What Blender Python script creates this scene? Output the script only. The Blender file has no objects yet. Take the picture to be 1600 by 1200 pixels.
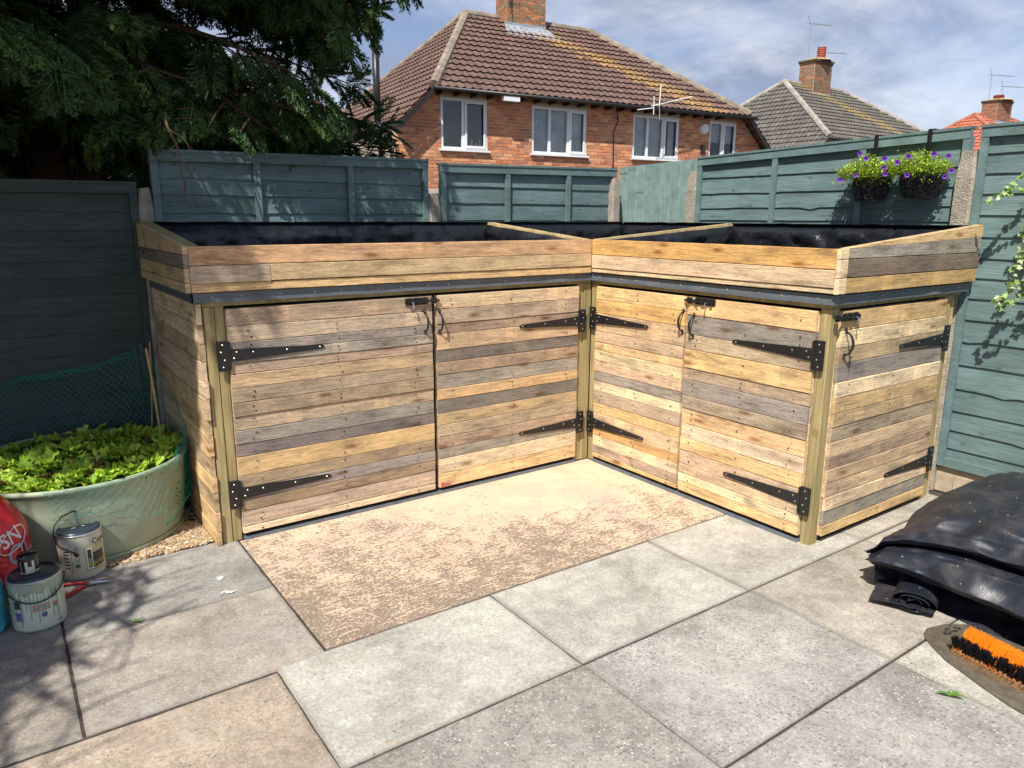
import bpy, math, random
import numpy as np
from mathutils import Vector, Matrix, noise
R = math.radians
random.seed(7); np.random.seed(7)
scene = bpy.context.scene
C = scene.collection

# ------------------------------------------------------------------ camera, sky, sun, exposure
def cam_axes(yaw, pitch, roll):
    cy, sy, cp, sp = math.cos(yaw), math.sin(yaw), math.cos(pitch), math.sin(pitch)
    f = Vector((sy*cp, cy*cp, sp)); r = Vector((cy, -sy, 0)); u = r.cross(f)
    rr = math.cos(roll)*r + math.sin(roll)*u; uu = -math.sin(roll)*r + math.cos(roll)*u
    return rr, uu, f
cd = bpy.data.cameras.new('camera'); cam = bpy.data.objects.new('camera', cd); C.objects.link(cam)
rr, uu, ff = cam_axes(.6152, -.2226, .0037)
m3 = Matrix((rr, uu, -ff)).transposed()
cam.matrix_world = Matrix.Translation((-3.0894, -3.5085, 1.55)) @ m3.to_4x4()
cd.sensor_width = 36; cd.lens = 1151.29/1600*36; cd.clip_end = 2000; cd.clip_start = .05
scene.camera = cam

SUN = Vector((-1.46, -1.0, 2.3)).normalized()
sd = bpy.data.lights.new('sun', 'SUN'); sun = bpy.data.objects.new('sun', sd); C.objects.link(sun)
sd.energy = 5.0; sd.angle = R(.55); sd.color = (1, .945, .86)
sun.rotation_euler = SUN.to_track_quat('Z', 'Y').to_euler(); sun.location = (-6, -6, 9)

world = bpy.data.worlds.new('World'); scene.world = world; world.use_nodes = True
wn = world.node_tree; wn.nodes.clear()
def wnode(t, **k):
    n = wn.nodes.new(t)
    for a, b in k.items(): setattr(n, a, b)
    return n
wo = wnode('ShaderNodeOutputWorld'); bg = wnode('ShaderNodeBackground')
sky = wnode('ShaderNodeTexSky'); sky.sky_type = 'NISHITA'; sky.sun_disc = False
sky.sun_elevation = math.asin(SUN.z); sky.sun_rotation = math.atan2(SUN.x, SUN.y) % (2*math.pi)
sky.air_density = 1.0; sky.dust_density = .6; sky.ozone_density = 1.6
bg.inputs[1].default_value = .078
tc = wnode('ShaderNodeTexCoord')
sx = wnode('ShaderNodeSeparateXYZ'); wn.links.new(tc.outputs['Generated'], sx.inputs[0])
zz = wnode('ShaderNodeMath', operation='MAXIMUM'); zz.inputs[1].default_value = 0.0; wn.links.new(sx.outputs[2], zz.inputs[0])
za = wnode('ShaderNodeMath', operation='ADD'); za.inputs[1].default_value = .22; wn.links.new(zz.outputs[0], za.inputs[0])
vd = wnode('ShaderNodeVectorMath', operation='SCALE')
iv = wnode('ShaderNodeMath', operation='DIVIDE'); iv.inputs[0].default_value = 1; wn.links.new(za.outputs[0], iv.inputs[1])
wn.links.new(tc.outputs['Generated'], vd.inputs[0]); wn.links.new(iv.outputs[0], vd.inputs['Scale'])
def wnoise(scale, det, rough, off, dist=0.):
    mp = wnode('ShaderNodeMapping'); mp.inputs['Location'].default_value = off; wn.links.new(vd.outputs[0], mp.inputs[0])
    n = wnode('ShaderNodeTexNoise'); n.inputs['Scale'].default_value = scale; n.inputs['Detail'].default_value = det
    n.inputs['Roughness'].default_value = rough; n.inputs['Distortion'].default_value = dist
    wn.links.new(mp.outputs[0], n.inputs['Vector']); return n
n1 = wnoise(.55, 8, .58, (2.3, 4.1, .4), .35)
r1 = wnode('ShaderNodeValToRGB'); wn.links.new(n1.outputs[0], r1.inputs[0])
r1.color_ramp.elements[0].position = .43; r1.color_ramp.elements[0].color = (.15, .15, .15, 1)
r1.color_ramp.elements[1].position = .60; r1.color_ramp.elements[1].color = (.95, .95, .95, 1)
n2 = wnoise(1.3, 6, .6, (7.7, 1.3, 2.1), .3)
r2 = wnode('ShaderNodeValToRGB'); wn.links.new(n2.outputs[0], r2.inputs[0])
r2.color_ramp.elements[0].position = .40; r2.color_ramp.elements[0].color = (3.2, 3.8, 5.3, 1)
r2.color_ramp.elements[1].position = .60; r2.color_ramp.elements[1].color = (8.6, 9.0, 10.0, 1)
tint = wnode('ShaderNodeMixRGB', blend_type='MULTIPLY'); tint.inputs[0].default_value = 1
tint.inputs[2].default_value = (1.18, 1.13, 1.27, 1); wn.links.new(sky.outputs[0], tint.inputs[1])
mixc = wnode('ShaderNodeMixRGB'); wn.links.new(r1.outputs[0], mixc.inputs[0])
wn.links.new(tint.outputs[0], mixc.inputs[1]); wn.links.new(r2.outputs[0], mixc.inputs[2])
wn.links.new(mixc.outputs[0], bg.inputs[0]); wn.links.new(bg.outputs[0], wo.inputs[0])

scene.view_settings.view_transform = 'Standard'; scene.view_settings.look = 'None'
scene.view_settings.exposure = .38; scene.view_settings.gamma = 1; scene.view_settings.use_curve_mapping = False
scene.render.engine = 'CYCLES'
scene.cycles.max_bounces = 6; scene.cycles.transparent_max_bounces = 12

# ------------------------------------------------------------------ helpers
W = {}                                   # world origin of every object made here
def tag(o, label=None, cat=None, group=None, kind=None):
    if label: o['label'] = label
    if cat: o['category'] = cat
    if group: o['group'] = group
    if kind: o['kind'] = kind
    return o
def empty(name, loc, label=None, cat=None, group=None, kind=None):
    o = bpy.data.objects.new(name, None); C.objects.link(o); o.location = loc; W[o] = Vector(loc)
    o.empty_display_size = .1
    return tag(o, label, cat, group, kind)
class MB:
    def __init__(s): s.v = []; s.f = []; s.m = []; s.c = []
    def add(s, vs, fs, mi=0, col=None):
        b = len(s.v); s.v.extend([tuple(p) for p in vs])
        for f in fs: s.f.append([i+b for i in f]); s.m.append(mi); s.c.append(col)
        return s
    def box(s, x0, x1, y0, y1, z0, z1, mi=0, col=None, jit=0):
        vs = [(x, y, z) for z in (z0, z1) for y in (y0, y1) for x in (x0, x1)]
        if jit: vs = [tuple(a+random.uniform(-jit, jit) for a in p) for p in vs]
        return s.add(vs, [(0,2,3,1), (4,5,7,6), (0,1,5,4), (2,6,7,3), (0,4,6,2), (1,3,7,5)], mi, col)
    def obox(s, o, a, b, c, mi=0, col=None):      # parallelepiped: corner o, edges a,b,c (c = a x b side)
        o, a, b, c = map(Vector, (o, a, b, c))
        vs = [o, o+a, o+b, o+a+b, o+c, o+a+c, o+b+c, o+a+b+c]
        return s.add(vs, [(0,2,3,1), (4,5,7,6), (0,1,5,4), (2,6,7,3), (0,4,6,2), (1,3,7,5)], mi, col)
    def tube(s, pts, rad, n=6, mi=0, cap=True, col=None):
        pts = [Vector(p) for p in pts]; k = len(pts)
        if not hasattr(rad, '__len__'): rad = [rad]*k
        vs = []; prev = None
        for i, p in enumerate(pts):
            d = (pts[min(i+1, k-1)]-pts[max(i-1, 0)])
            d = d.normalized() if d.length > 1e-9 else Vector((0, 0, 1))
            if prev is None:
                a = d.orthogonal().normalized()
            else:
                a = prev - d*prev.dot(d); a = a.normalized() if a.length > 1e-6 else d.orthogonal().normalized()
            prev = a; b = d.cross(a)
            for j in range(n):
                t = 2*math.pi*j/n; vs.append(p + (a*math.cos(t)+b*math.sin(t))*rad[i])
        fs = [(i*n+j, i*n+(j+1) % n, (i+1)*n+(j+1) % n, (i+1)*n+j) for i in range(k-1) for j in range(n)]
        if cap: fs += [tuple(range(n))[::-1], tuple((k-1)*n+j for j in range(n))]
        return s.add(vs, fs, mi, col)
    def lathe(s, cx, cy, prof, n=32, mi=0, sx=1, sy=1, cap=False):
        vs = [(cx+r*sx*math.cos(2*math.pi*j/n), cy+r*sy*math.sin(2*math.pi*j/n), z) for r, z in prof for j in range(n)]
        fs = [(i*n+j, i*n+(j+1) % n, (i+1)*n+(j+1) % n, (i+1)*n+j) for i in range(len(prof)-1) for j in range(n)]
        if cap: fs += [tuple((len(prof)-1)*n+j for j in range(n))]
        return s.add(vs, fs, mi)
    def grid(s, fn, nu, nv, mi=0, flip=False, col=None):
        vs = [fn(i/nu, j/nv) for j in range(nv+1) for i in range(nu+1)]
        fs = []
        for j in range(nv):
            for i in range(nu):
                q = (j*(nu+1)+i, j*(nu+1)+i+1, (j+1)*(nu+1)+i+1, (j+1)*(nu+1)+i)
                fs.append(q[::-1] if flip else q)
        return s.add(vs, fs, mi, col)
    def build(s, name, mats, parent=None, smooth=False, origin=None):
        if not isinstance(mats, (list, tuple)): mats = [mats]
        V = np.array(s.v, dtype=float)
        o_w = Vector(origin) if origin is not None else Vector((V.max(0)+V.min(0))/2)
        V = V - np.array(o_w)
        me = bpy.data.meshes.new(name); me.from_pydata(V.tolist(), [], s.f)
        for m in mats: me.materials.append(m)
        me.polygons.foreach_set('material_index', s.m)
        if smooth: me.polygons.foreach_set('use_smooth', [True]*len(me.polygons))
        if any(c is not None for c in s.c):
            at = me.color_attributes.new('col', 'FLOAT_COLOR', 'CORNER')
            buf = []
            for f, c in zip(s.f, s.c): buf += list((c or (1, 1, 1))+(1,))*len(f)
            at.data.foreach_set('color', buf)
        me.update()
        return link(name, me, o_w, parent)
def link(name, me, o_w, parent=None, rot=None):
    o = bpy.data.objects.new(name, me); C.objects.link(o); W[o] = Vector(o_w)
    if parent is not None: o.parent = parent; o.location = W[o]-W[parent]
    else: o.location = o_w
    if rot: o.rotation_euler = rot
    return o
def np_mesh(name, V, F, mat, col=None, parent=None, origin=(0, 0, 0), smooth=False):
    # V (n,3), F (m,k) all same k
    V = np.asarray(V, dtype=np.float32) - np.array(origin, dtype=np.float32); F = np.asarray(F, dtype=np.int32); k = F.shape[1]
    me = bpy.data.meshes.new(name); me.vertices.add(len(V)); me.vertices.foreach_set('co', V.ravel())
    me.loops.add(F.size); me.loops.foreach_set('vertex_index', F.ravel())
    me.polygons.add(len(F)); me.polygons.foreach_set('loop_start', np.arange(0, F.size, k, dtype=np.int32))
    me.update(calc_edges=True); me.validate(verbose=False)
    if smooth: me.polygons.foreach_set('use_smooth', [True]*len(me.polygons))
    if col is not None:
        at = me.color_attributes.new('col', 'FLOAT_COLOR', 'CORNER')
        cc = np.ones((len(F), k, 4), dtype=np.float32); cc[:, :, :3] = np.asarray(col, dtype=np.float32)[:, None, :]
        at.data.foreach_set('color', cc.ravel())
    me.materials.append(mat)
    return link(name, me, Vector(origin), parent)
def nz(x, y=0., z=0.): return noise.noise(Vector((x, y, z)))
def crumple(x, y, z):      # facets with sharp folds between them
    d = noise.voronoi(Vector((x, y, z)))[0]; return d[1]-d[0]

# ------------------------------------------------------------------ materials
class Mat:
    def __init__(s, name, base=(.5,.5,.5), rough=.8, metal=0, spec=.5):
        s.m = bpy.data.materials.new(name); s.m.use_nodes = True; s.t = s.m.node_tree; s.b = s.t.nodes['Principled BSDF']
        s.b.inputs['Base Color'].default_value = (*base, 1); s.b.inputs['Roughness'].default_value = rough
        s.b.inputs['Metallic'].default_value = metal; s.b.inputs['Specular IOR Level'].default_value = spec
        s.tc = s.n('ShaderNodeTexCoord')
    def n(s, t, **k):
        x = s.t.nodes.new(t)
        for a, b in k.items(): setattr(x, a, b)
        return x
    def l(s, a, b): s.t.links.new(a, b)
    def math(s, op, a, b=None, c=None):
        x = s.n('ShaderNodeMath', operation=op)
        for i, q in enumerate((a, b, c)):
            if q is None: continue
            if isinstance(q, (int, float)): x.inputs[i].default_value = q
            else: s.l(q, x.inputs[i])
        return x.outputs[0]
    def vec(s, src='Object', scale=(1,1,1), loc=None, rot=(0,0,0)):
        mp = s.n('ShaderNodeMapping'); mp.inputs['Scale'].default_value = scale; mp.inputs['Rotation'].default_value = rot
        s.l(s.tc.outputs[src] if isinstance(src, str) else src, mp.inputs[0])
        if loc is not None:
            if isinstance(loc, tuple): mp.inputs['Location'].default_value = loc
            else: s.l(loc, mp.inputs['Location'])
        return mp.outputs[0]
    def noise(s, vec, scale, det=4, rough=.55, dist=0):
        x = s.n('ShaderNodeTexNoise'); x.inputs['Scale'].default_value = scale; x.inputs['Detail'].default_value = det
        x.inputs['Roughness'].default_value = rough; x.inputs['Distortion'].default_value = dist; s.l(vec, x.inputs['Vector']); return x.outputs[0]
    def vor(s, vec, scale, out='Distance', rand=1):
        x = s.n('ShaderNodeTexVoronoi'); x.inputs['Scale'].default_value = scale; x.inputs['Randomness'].default_value = rand
        s.l(vec, x.inputs['Vector']); return x.outputs[out]
    def vor2(s, vec, off, sx, sz, out='Distance'):
        a = s.n('ShaderNodeSeparateXYZ'); s.l(vec, a.inputs[0]); o = s.n('ShaderNodeSeparateXYZ'); s.l(off, o.inputs[0])
        c = s.n('ShaderNodeCombineXYZ'); s.l(s.math('MULTIPLY_ADD', a.outputs[0], sx, o.outputs[0]), c.inputs[0]); s.l(s.math('MULTIPLY_ADD', a.outputs[2], sz, o.outputs[1]), c.inputs[1])
        x = s.n('ShaderNodeTexVoronoi'); x.voronoi_dimensions = '2D'; x.inputs['Scale'].default_value = 1; s.l(c.outputs[0], x.inputs['Vector']); return x
    def ramp(s, fac, *stops):
        x = s.n('ShaderNodeValToRGB'); s.l(fac, x.inputs[0]); e = x.color_ramp.elements
        while len(e) < len(stops): e.new(.5)
        for i, (p, c) in enumerate(stops):
            e[i].position = p; e[i].color = (c, c, c, 1) if isinstance(c, (int, float)) else (*c, 1)
        return x.outputs[0]
    def mix(s, fac, a, b, mode='MIX'):
        x = s.n('ShaderNodeMixRGB', blend_type=mode)
        for i, q in enumerate((fac, a, b)):
            if isinstance(q, (int, float)): x.inputs[i].default_value = q
            elif isinstance(q, tuple): x.inputs[i].default_value = (*q, 1)
            else: s.l(q, x.inputs[i])
        return x.outputs[0]
    def color(s, sock): s.l(sock, s.b.inputs['Base Color'])
    def rough(s, sock): s.l(sock, s.b.inputs['Roughness'])
    def bump(s, h, strength=.3, dist=.01):
        x = s.n('ShaderNodeBump'); x.inputs['Strength'].default_value = strength; x.inputs['Distance'].default_value = dist
        s.l(h, x.inputs['Height']); s.l(x.outputs[0], s.b.inputs['Normal'])
def oinfo(M):
    oi = M.n('ShaderNodeObjectInfo')
    off = M.n('ShaderNodeCombineXYZ')
    for i, k in enumerate((37., 91., 53.)): M.l(M.math('MULTIPLY', oi.outputs['Random'], k), off.inputs[i])
    return oi, off.outputs[0]

def wood_material(name):
    M = Mat(name, rough=.82, spec=.25); oi, off = oinfo(M)
    base = oi.outputs['Color']
    kx = M.vor2(M.tc.outputs['Object'], off, 2.6, 8.5); kd = kx.outputs['Distance']
    ks = M.n('ShaderNodeSeparateColor'); M.l(kx.outputs['Color'], ks.inputs[0]); ksel = M.ramp(ks.outputs[0], (.66, 0.), (.69, 1.))
    swirl = M.math('MULTIPLY', M.math('MULTIPLY', M.ramp(kd, (.0, 1.), (.32, 0.)), ksel), 1.6)
    # growth rings as long stretched bands that bend round the knots
    v = M.vec(scale=(.5, 6, 10), loc=off)
    add = M.n('ShaderNodeVectorMath', operation='ADD'); M.l(v, add.inputs[0]); cz = M.n('ShaderNodeCombineXYZ'); M.l(swirl, cz.inputs[2]); M.l(cz.outputs[0], add.inputs[1])
    rings = M.n('ShaderNodeTexNoise'); rings.inputs['Scale'].default_value = 1.15; rings.inputs['Detail'].default_value = 1.5; rings.inputs['Distortion'].default_value = .25; M.l(add.outputs[0], rings.inputs['Vector'])
    rg0 = M.math('FRACT', M.math('MULTIPLY', rings.outputs[0], 13.))
    rg = M.ramp(rg0, (.0, .70), (.12, .98), (.6, 1.06), (.92, .93), (1., .72))
    fine = M.noise(M.vec(scale=(5, 90, 130), loc=off), 1.5, 7, .78)
    fib = M.noise(M.vec(scale=(22, 160, 240), loc=off), 1.5, 5, .8)
    blot = M.noise(M.vec(scale=(2.6, 6, 9), loc=off), 1.5, 6, .65)
    c = M.mix(1, base, M.ramp(fine, (.34, .52), (.47, .95), (.56, 1.05), (.68, 1.28)), 'MULTIPLY')
    c = M.mix(.8, c, M.ramp(fib, (.34, .50), (.52, 1.0), (.66, 1.35)), 'MULTIPLY')
    c = M.mix(.55, c, rg, 'MULTIPLY')
    c = M.mix(1., c, M.ramp(blot, (.30, (.55, .54, .54)), (.46, (.97, .97, .97)), (.68, (1.30, 1.28, 1.24))), 'MULTIPLY')
    # pale and dark rectangles where a pallet block once covered the board
    bx = M.n('ShaderNodeSeparateXYZ'); M.l(M.vec(scale=(1, 1, 1), loc=off), bx.inputs[0])
    cell = M.math('FRACT', M.math('MULTIPLY', bx.outputs[0], 2.15)); inb = M.math('MULTIPLY', M.math('LESS_THAN', cell, .17), M.ramp(oi.outputs['Random'], (.50, 0.), (.52, 1.)))
    c = M.mix(M.math('MULTIPLY', inb, .45), c, M.mix(1, c, (1.45, 1.38, 1.25), 'MULTIPLY'))
    # rough sawn marks, strength from object alpha, slant from the object's own random number
    rotv = M.n('ShaderNodeVectorRotate'); rotv.rotation_type = 'Y_AXIS'; M.l(M.vec(loc=off), rotv.inputs['Vector']); M.l(M.math('MULTIPLY_ADD', oi.outputs['Random'], 1.6, -.8), rotv.inputs['Angle'])
    ang = M.n('ShaderNodeTexWave'); ang.wave_type = 'BANDS'; ang.bands_direction = 'X'
    ang.inputs['Scale'].default_value = 27; ang.inputs['Distortion'].default_value = 3.5; ang.inputs['Detail'].default_value = 4; ang.inputs['Detail Scale'].default_value = .35; ang.inputs['Detail Roughness'].default_value = .7
    M.l(rotv.outputs[0], ang.inputs['Vector'])
    patch = M.ramp(M.noise(M.vec(scale=(3, 6, 9), loc=off), 1.9, 5, .75), (.46, 0.), (.60, 1.))
    sm = M.math('MULTIPLY', M.math('MULTIPLY', patch, oi.outputs['Alpha']), .6)
    c = M.mix(sm, c, M.mix(1, c, M.ramp(ang.outputs[0], (.15, .66), (.6, 1.05), (.9, 1.25)), 'MULTIPLY'))
    h = M.math('ADD', M.math('ADD', fine, M.math('MULTIPLY', fib, .5)), M.math('MULTIPLY', M.math('MULTIPLY', ang.outputs[0], sm), .7))
    # weathered grey streaks and dark stains
    gm = M.ramp(M.noise(M.vec(scale=(1.5, 8, 26), loc=off), 2.1, 6, .75), (.51, 0.), (.68, .68))
    c = M.mix(gm, c, M.mix(.5, (.20, .175, .15), M.mix(1, c, (.55, .55, .56), 'MULTIPLY')))
    dk = M.ramp(M.noise(M.vec(scale=(4, 20, 40), loc=off), 2.5, 6, .8), (.60, 0.), (.70, .75)); c = M.mix(dk, c, (.075, .055, .042))
    km = M.math('MULTIPLY', M.ramp(kd, (.0, 1.), (.06, .9), (.085, .5), (.16, .0)), ksel)
    c = M.mix(M.math('MULTIPLY', km, .85), c, M.mix(1, c, (.42, .27, .18), 'MULTIPLY'))
    M.color(c); M.bump(h, .6, .0035)
    return M.m
WOOD = wood_material('reclaimed_timber')

def treated(name, col):
    M = Mat(name, col, .75, spec=.3); oi, off = oinfo(M)
    fine = M.noise(M.vec(scale=(70, 70, 3), loc=off), 1.5, 4, .6)
    st = M.noise(M.vec(scale=(14, 14, .9), loc=off), 1.5, 4, .6, .6)
    c = M.mix(1, (*col,), M.ramp(fine, (.3, .68), (.65, 1.12)), 'MULTIPLY')
    c = M.mix(.9, c, M.ramp(st, (.3, (.62, .62, .52)), (.55, (1, 1, 1)), (.75, (1.25, 1.18, 1.1))), 'MULTIPLY')
    kd = M.vor(M.vec(scale=(4, 4, 3.4), loc=off), 1.)
    c = M.mix(M.ramp(kd, (.05, .8), (.13, 0.)), c, (.13, .075, .03))
    M.color(c); M.bump(fine, .3, .002); return M.m
TREATED = treated('green_treated_timber', (.40, .32, .155))
TREATED_H = treated('green_treated_header', (.38, .31, .15))

def fence_paint(name, col, grain_axis='X'):
    M = Mat(name, col, .62, spec=.35); oi, off = oinfo(M)
    sc = (6, 90, 110) if grain_axis == 'X' else (90, 90, 5)
    fine = M.noise(M.vec(scale=sc, loc=off), 1.2, 6, .7)
    bl = M.noise(M.vec(scale=(1.5, 5, 7), loc=off), 1.6, 4, .6)
    c = M.mix(1, M.mix(1, (*col,), oi.outputs['Color'], 'MULTIPLY'), M.ramp(fine, (.32, .66), (.5, .98), (.66, 1.16)), 'MULTIPLY')
    c = M.mix(.9, c, M.ramp(bl, (.32, .72), (.66, 1.16)), 'MULTIPLY')
    kd = M.vor2(M.tc.outputs['Object'], off, 3.5, 7.).outputs['Distance']
    c = M.mix(M.ramp(kd, (.03, .5), (.09, 0.)), c, (.035, .06, .055))
    worn = M.ramp(M.noise(M.vec(scale=(5, 30, 40), loc=off), 2.6, 6, .85), (.58, 0.), (.70, .55))
    c = M.mix(worn, c, (.22, .23, .19))
    M.color(c); M.bump(M.math('ADD', fine, M.math('MULTIPLY', kd, -.1)), .5, .003); return M.m
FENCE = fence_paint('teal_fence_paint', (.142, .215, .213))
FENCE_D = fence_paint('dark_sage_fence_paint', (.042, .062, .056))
GATEP = fence_paint('gate_paint', (.215, .315, .295), 'Z')

def slab_material():
    M = Mat('paving_concrete', rough=.88, spec=.2); oi, off = oinfo(M)
    g = M.tc.outputs['Object']
    big = M.noise(M.vec(scale=(1, 1, 1), loc=off), 2.2, 6, .65)
    mid = M.noise(M.vec(loc=off), 14, 8, .75)
    fn = M.noise(M.vec(loc=off), 85, 5, .8)
    c = M.mix(1, oi.outputs['Color'], M.ramp(big, (.34, (.72, .71, .69)), (.5, (1, 1, 1)), (.64, (1.18, 1.18, 1.17))), 'MULTIPLY')
    c = M.mix(.8, c, M.ramp(mid, (.34, .70), (.66, 1.2)), 'MULTIPLY')
    c = M.mix(.9, c, M.ramp(fn, (.3, .60), (.7, 1.28)), 'MULTIPLY')
    vcol = M.n('ShaderNodeTexVoronoi'); vcol.inputs['Scale'].default_value = 88; M.l(M.vec(loc=off), vcol.inputs['Vector'])
    sp = M.n('ShaderNodeSeparateColor'); M.l(vcol.outputs['Color'], sp.inputs[0])
    inside = M.ramp(vcol.outputs['Distance'], (.30, 1.), (.48, 0.))
    cover = M.ramp(M.noise(M.vec(loc=off), 3.1, 6, .8), (.36, .12), (.6, 1.))
    al = M.math('MULTIPLY', M.math('MULTIPLY', inside, oi.outputs['Alpha']), cover)
    dk = M.math('MULTIPLY', al, M.ramp(sp.outputs[0], (.60, 0.), (.66, .6)))
    lt = M.math('MULTIPLY', al, M.ramp(sp.outputs[1], (.76, 0.), (.80, .7)))
    c = M.mix(dk, c, (.06, .056, .052)); c = M.mix(lt, c, (.66, .65, .62))
    rust = M.ramp(M.noise(M.vec(loc=off, scale=(1, 1.6, 1)), 2.6, 5, .7, .8), (.66, 0.), (.76, .55)); c = M.mix(rust, c, (.42, .26, .13))
    wh = M.ramp(M.noise(M.vec(loc=off, scale=(1.3, 1, 1)), 1.9, 6, .75, .5), (.56, 0.), (.70, .45)); c = M.mix(wh, c, (.47, .465, .45))
    drk = M.ramp(M.noise(M.vec(loc=off), 1.4, 7, .8), (.56, 0.), (.72, .4)); c = M.mix(drk, c, (.20, .185, .165))
    pit = M.ramp(M.vor(M.vec(loc=off), 32.), (.08, 1.), (.17, 0.))
    pit = M.math('MULTIPLY', pit, M.ramp(M.noise(M.vec(loc=off), 5, 4), (.48, 0.), (.60, .65)))
    c = M.mix(pit, c, (.07, .065, .06))
    # dirty edges of each slab (Generated runs 0..1 across the slab)
    sg = M.n('ShaderNodeSeparateXYZ'); M.l(M.tc.outputs['Generated'], sg.inputs[0])
    ex = M.math('ABSOLUTE', M.math('SUBTRACT', sg.outputs[0], .5)); ey = M.math('ABSOLUTE', M.math('SUBTRACT', sg.outputs[1], .5))
    e = M.math('MAXIMUM', ex, ey); e = M.math('ADD', e, M.math('MULTIPLY', M.math('SUBTRACT', mid, .5), .05))
    c = M.mix(M.ramp(e, (.478, 0.), (.5, .45)), c, (.13, .115, .095))
    M.color(c); M.bump(M.math('ADD', M.math('ADD', fn, M.math('MULTIPLY', mid, .6)), M.math('MULTIPLY', dk, -.5)), .55, .006)
    return M.m
SLAB = slab_material()

def cream_material():
    M = Mat('worn_cream_screed', rough=.88, spec=.2)
    o = 'Object'
    big = M.noise(M.vec(o), 1.5, 5, .6); mid = M.noise(M.vec(o), 9, 6, .7)
    scr = M.noise(M.vec(o, scale=(5, 42, 1), rot=(0, 0, .45)), 2.4, 7, .8, .6)
    gr = M.noise(M.vec(o), 78, 7, .84)
    sx_ = M.n('ShaderNodeSeparateXYZ'); M.l(M.tc.outputs['Object'], sx_.inputs[0])
    grad = M.math('ADD', M.math('MULTIPLY', sx_.outputs[1], -.15), M.math('MULTIPLY', sx_.outputs[0], -.07))
    f = M.math('ADD', M.math('ADD', M.math('MULTIPLY', big, .34), M.math('MULTIPLY', mid, .42)), M.math('ADD', M.math('MULTIPLY', scr, .75), M.math('MULTIPLY', gr, 1.2)))
    f = M.math('ADD', f, grad)
    mask = M.ramp(f, (1.085, 0.), (1.20, .85)) if False else None
    mr = M.n('ShaderNodeMapRange'); mr.inputs['From Min'].default_value = 1.42; mr.inputs['From Max'].default_value = 1.54; M.l(f, mr.inputs['Value'])
    cr = M.mix(1, (.68, .54, .40), M.ramp(M.noise(M.vec(o), 3.3, 5, .65), (.3, (.84, .80, .80)), (.7, (1.12, 1.1, 1.06))), 'MULTIPLY')
    cr = M.mix(.7, cr, M.ramp(gr, (.3, .84), (.7, 1.1)), 'MULTIPLY')
    pk = M.ramp(M.noise(M.vec(o), 2.1, 3), (.52, 0.), (.68, .45)); cr = M.mix(pk, cr, (.50, .38, .33))
    dk = M.mix(M.ramp(M.noise(M.vec(o), 40, 4, .7), (.3, 0.), (.7, 1.)), (.24, .185, .15), (.45, .365, .29))
    c = M.mix(M.math('MULTIPLY', mr.outputs[0], .66), cr, dk)
    M.color(c); M.bump(M.math('SUBTRACT', M.math('MULTIPLY', gr, .6), mr.outputs[0]), .9, .006); return M.m
CREAM = cream_material()

def simple(name, col, rough=.6, metal=0, spec=.5, var=.25, scale=12, bump=.15, bscale=60, bd=.003):
    M = Mat(name, col, rough, metal, spec)
    n = M.noise(M.vec(), scale, 5, .6); c = M.mix(1, (*col,), M.ramp(n, (.3, 1-var), (.7, 1+var)), 'MULTIPLY'); M.color(c)
    if bump: M.bump(M.noise(M.vec(), bscale, 4, .6), bump, bd)
    return M.m
def vcolored(name, rough=.7, spec=.4, mul=(1,1,1), var=.2, scale=30, bump=.2, trans=0, bscale=80):
    M = Mat(name, (.5,.5,.5), rough, 0, spec)
    a = M.n('ShaderNodeVertexColor'); a.layer_name = 'col'
    n = M.noise(M.vec(), scale, 4, .6); c = M.mix(1, a.outputs[0], M.ramp(n, (.3, 1-var), (.7, 1+var)), 'MULTIPLY')
    c = M.mix(1, c, mul, 'MULTIPLY'); M.color(c)
    if bump: M.bump(M.noise(M.vec(), bscale, 4, .6), bump, .003)
    if trans:
        tr = M.n('ShaderNodeBsdfTranslucent'); M.l(c, tr.inputs[0]); mx = M.n('ShaderNodeMixShader'); mx.inputs[0].default_value = trans
        out = M.t.nodes['Material Output']; M.l(M.b.outputs[0], mx.inputs[1]); M.l(tr.outputs[0], mx.inputs[2]); M.l(mx.outputs[0], out.inputs[0])
    return M.m
def post_material():
    M = Mat('aggregate_concrete', (.3,.27,.22), .9, spec=.2); oi, off = oinfo(M)
    n = M.noise(M.vec(loc=off), 14, 6, .7)
    c = M.mix(M.ramp(n, (.3, 0.), (.7, 1.)), (.24, .21, .17), (.43, .39, .32))
    v = M.vor(M.vec(loc=off), 110.); c = M.mix(M.ramp(v, (.12, .7), (.3, 0.)), c, (.10, .085, .065))
    c = M.mix(M.ramp(M.noise(M.vec(loc=off), 4, 3), (.5, 0.), (.7, .5)), c, (.16, .14, .11))
    M.color(c); M.bump(v, .6, .006); return M.m
CONC = post_material()
GRAVELBOARD = simple('gravel_board_concrete', (.47, .38, .27), .9, spec=.2, var=.2, scale=20, bump=.5, bscale=120)
IRON = simple('black_japanned_iron', (.012, .012, .013), .42, 0, .5, .3, 20, .25, 150, .001)
SCREW = simple('zinc_screw', (.62, .55, .38), .35, .7, .5, .1, 30, 0)
STEEL = simple('bright_steel', (.55, .56, .58), .3, .9, .5, .1, 30, 0)
LEADTRIM = simple('grey_flashing', (.105, .125, .145), .5, 0, .5, .2, 6, .3, 12, .01)
DARKGAP = simple('dark_gap_timber', (.02, .018, .015), .9)  # near-black, puts the shade of the gaps into the colour
HOLE = simple('nail_hole', (.035, .022, .014), .9, bump=0)
SILL = simple('grey_base_strip', (.13, .15, .18), .5)
SOIL = simple('soil', (.035, .025, .018), .95, var=.5, scale=40, bump=1, bscale=60, bd=.02)
JOINT = simple('joint_sand', (.062, .05, .04), .95, var=.5, scale=60, bump=1, bscale=90, bd=.01)
WHITEP = simple('white_upvc', (.78, .80, .82), .35, var=.04, bump=0)
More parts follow.
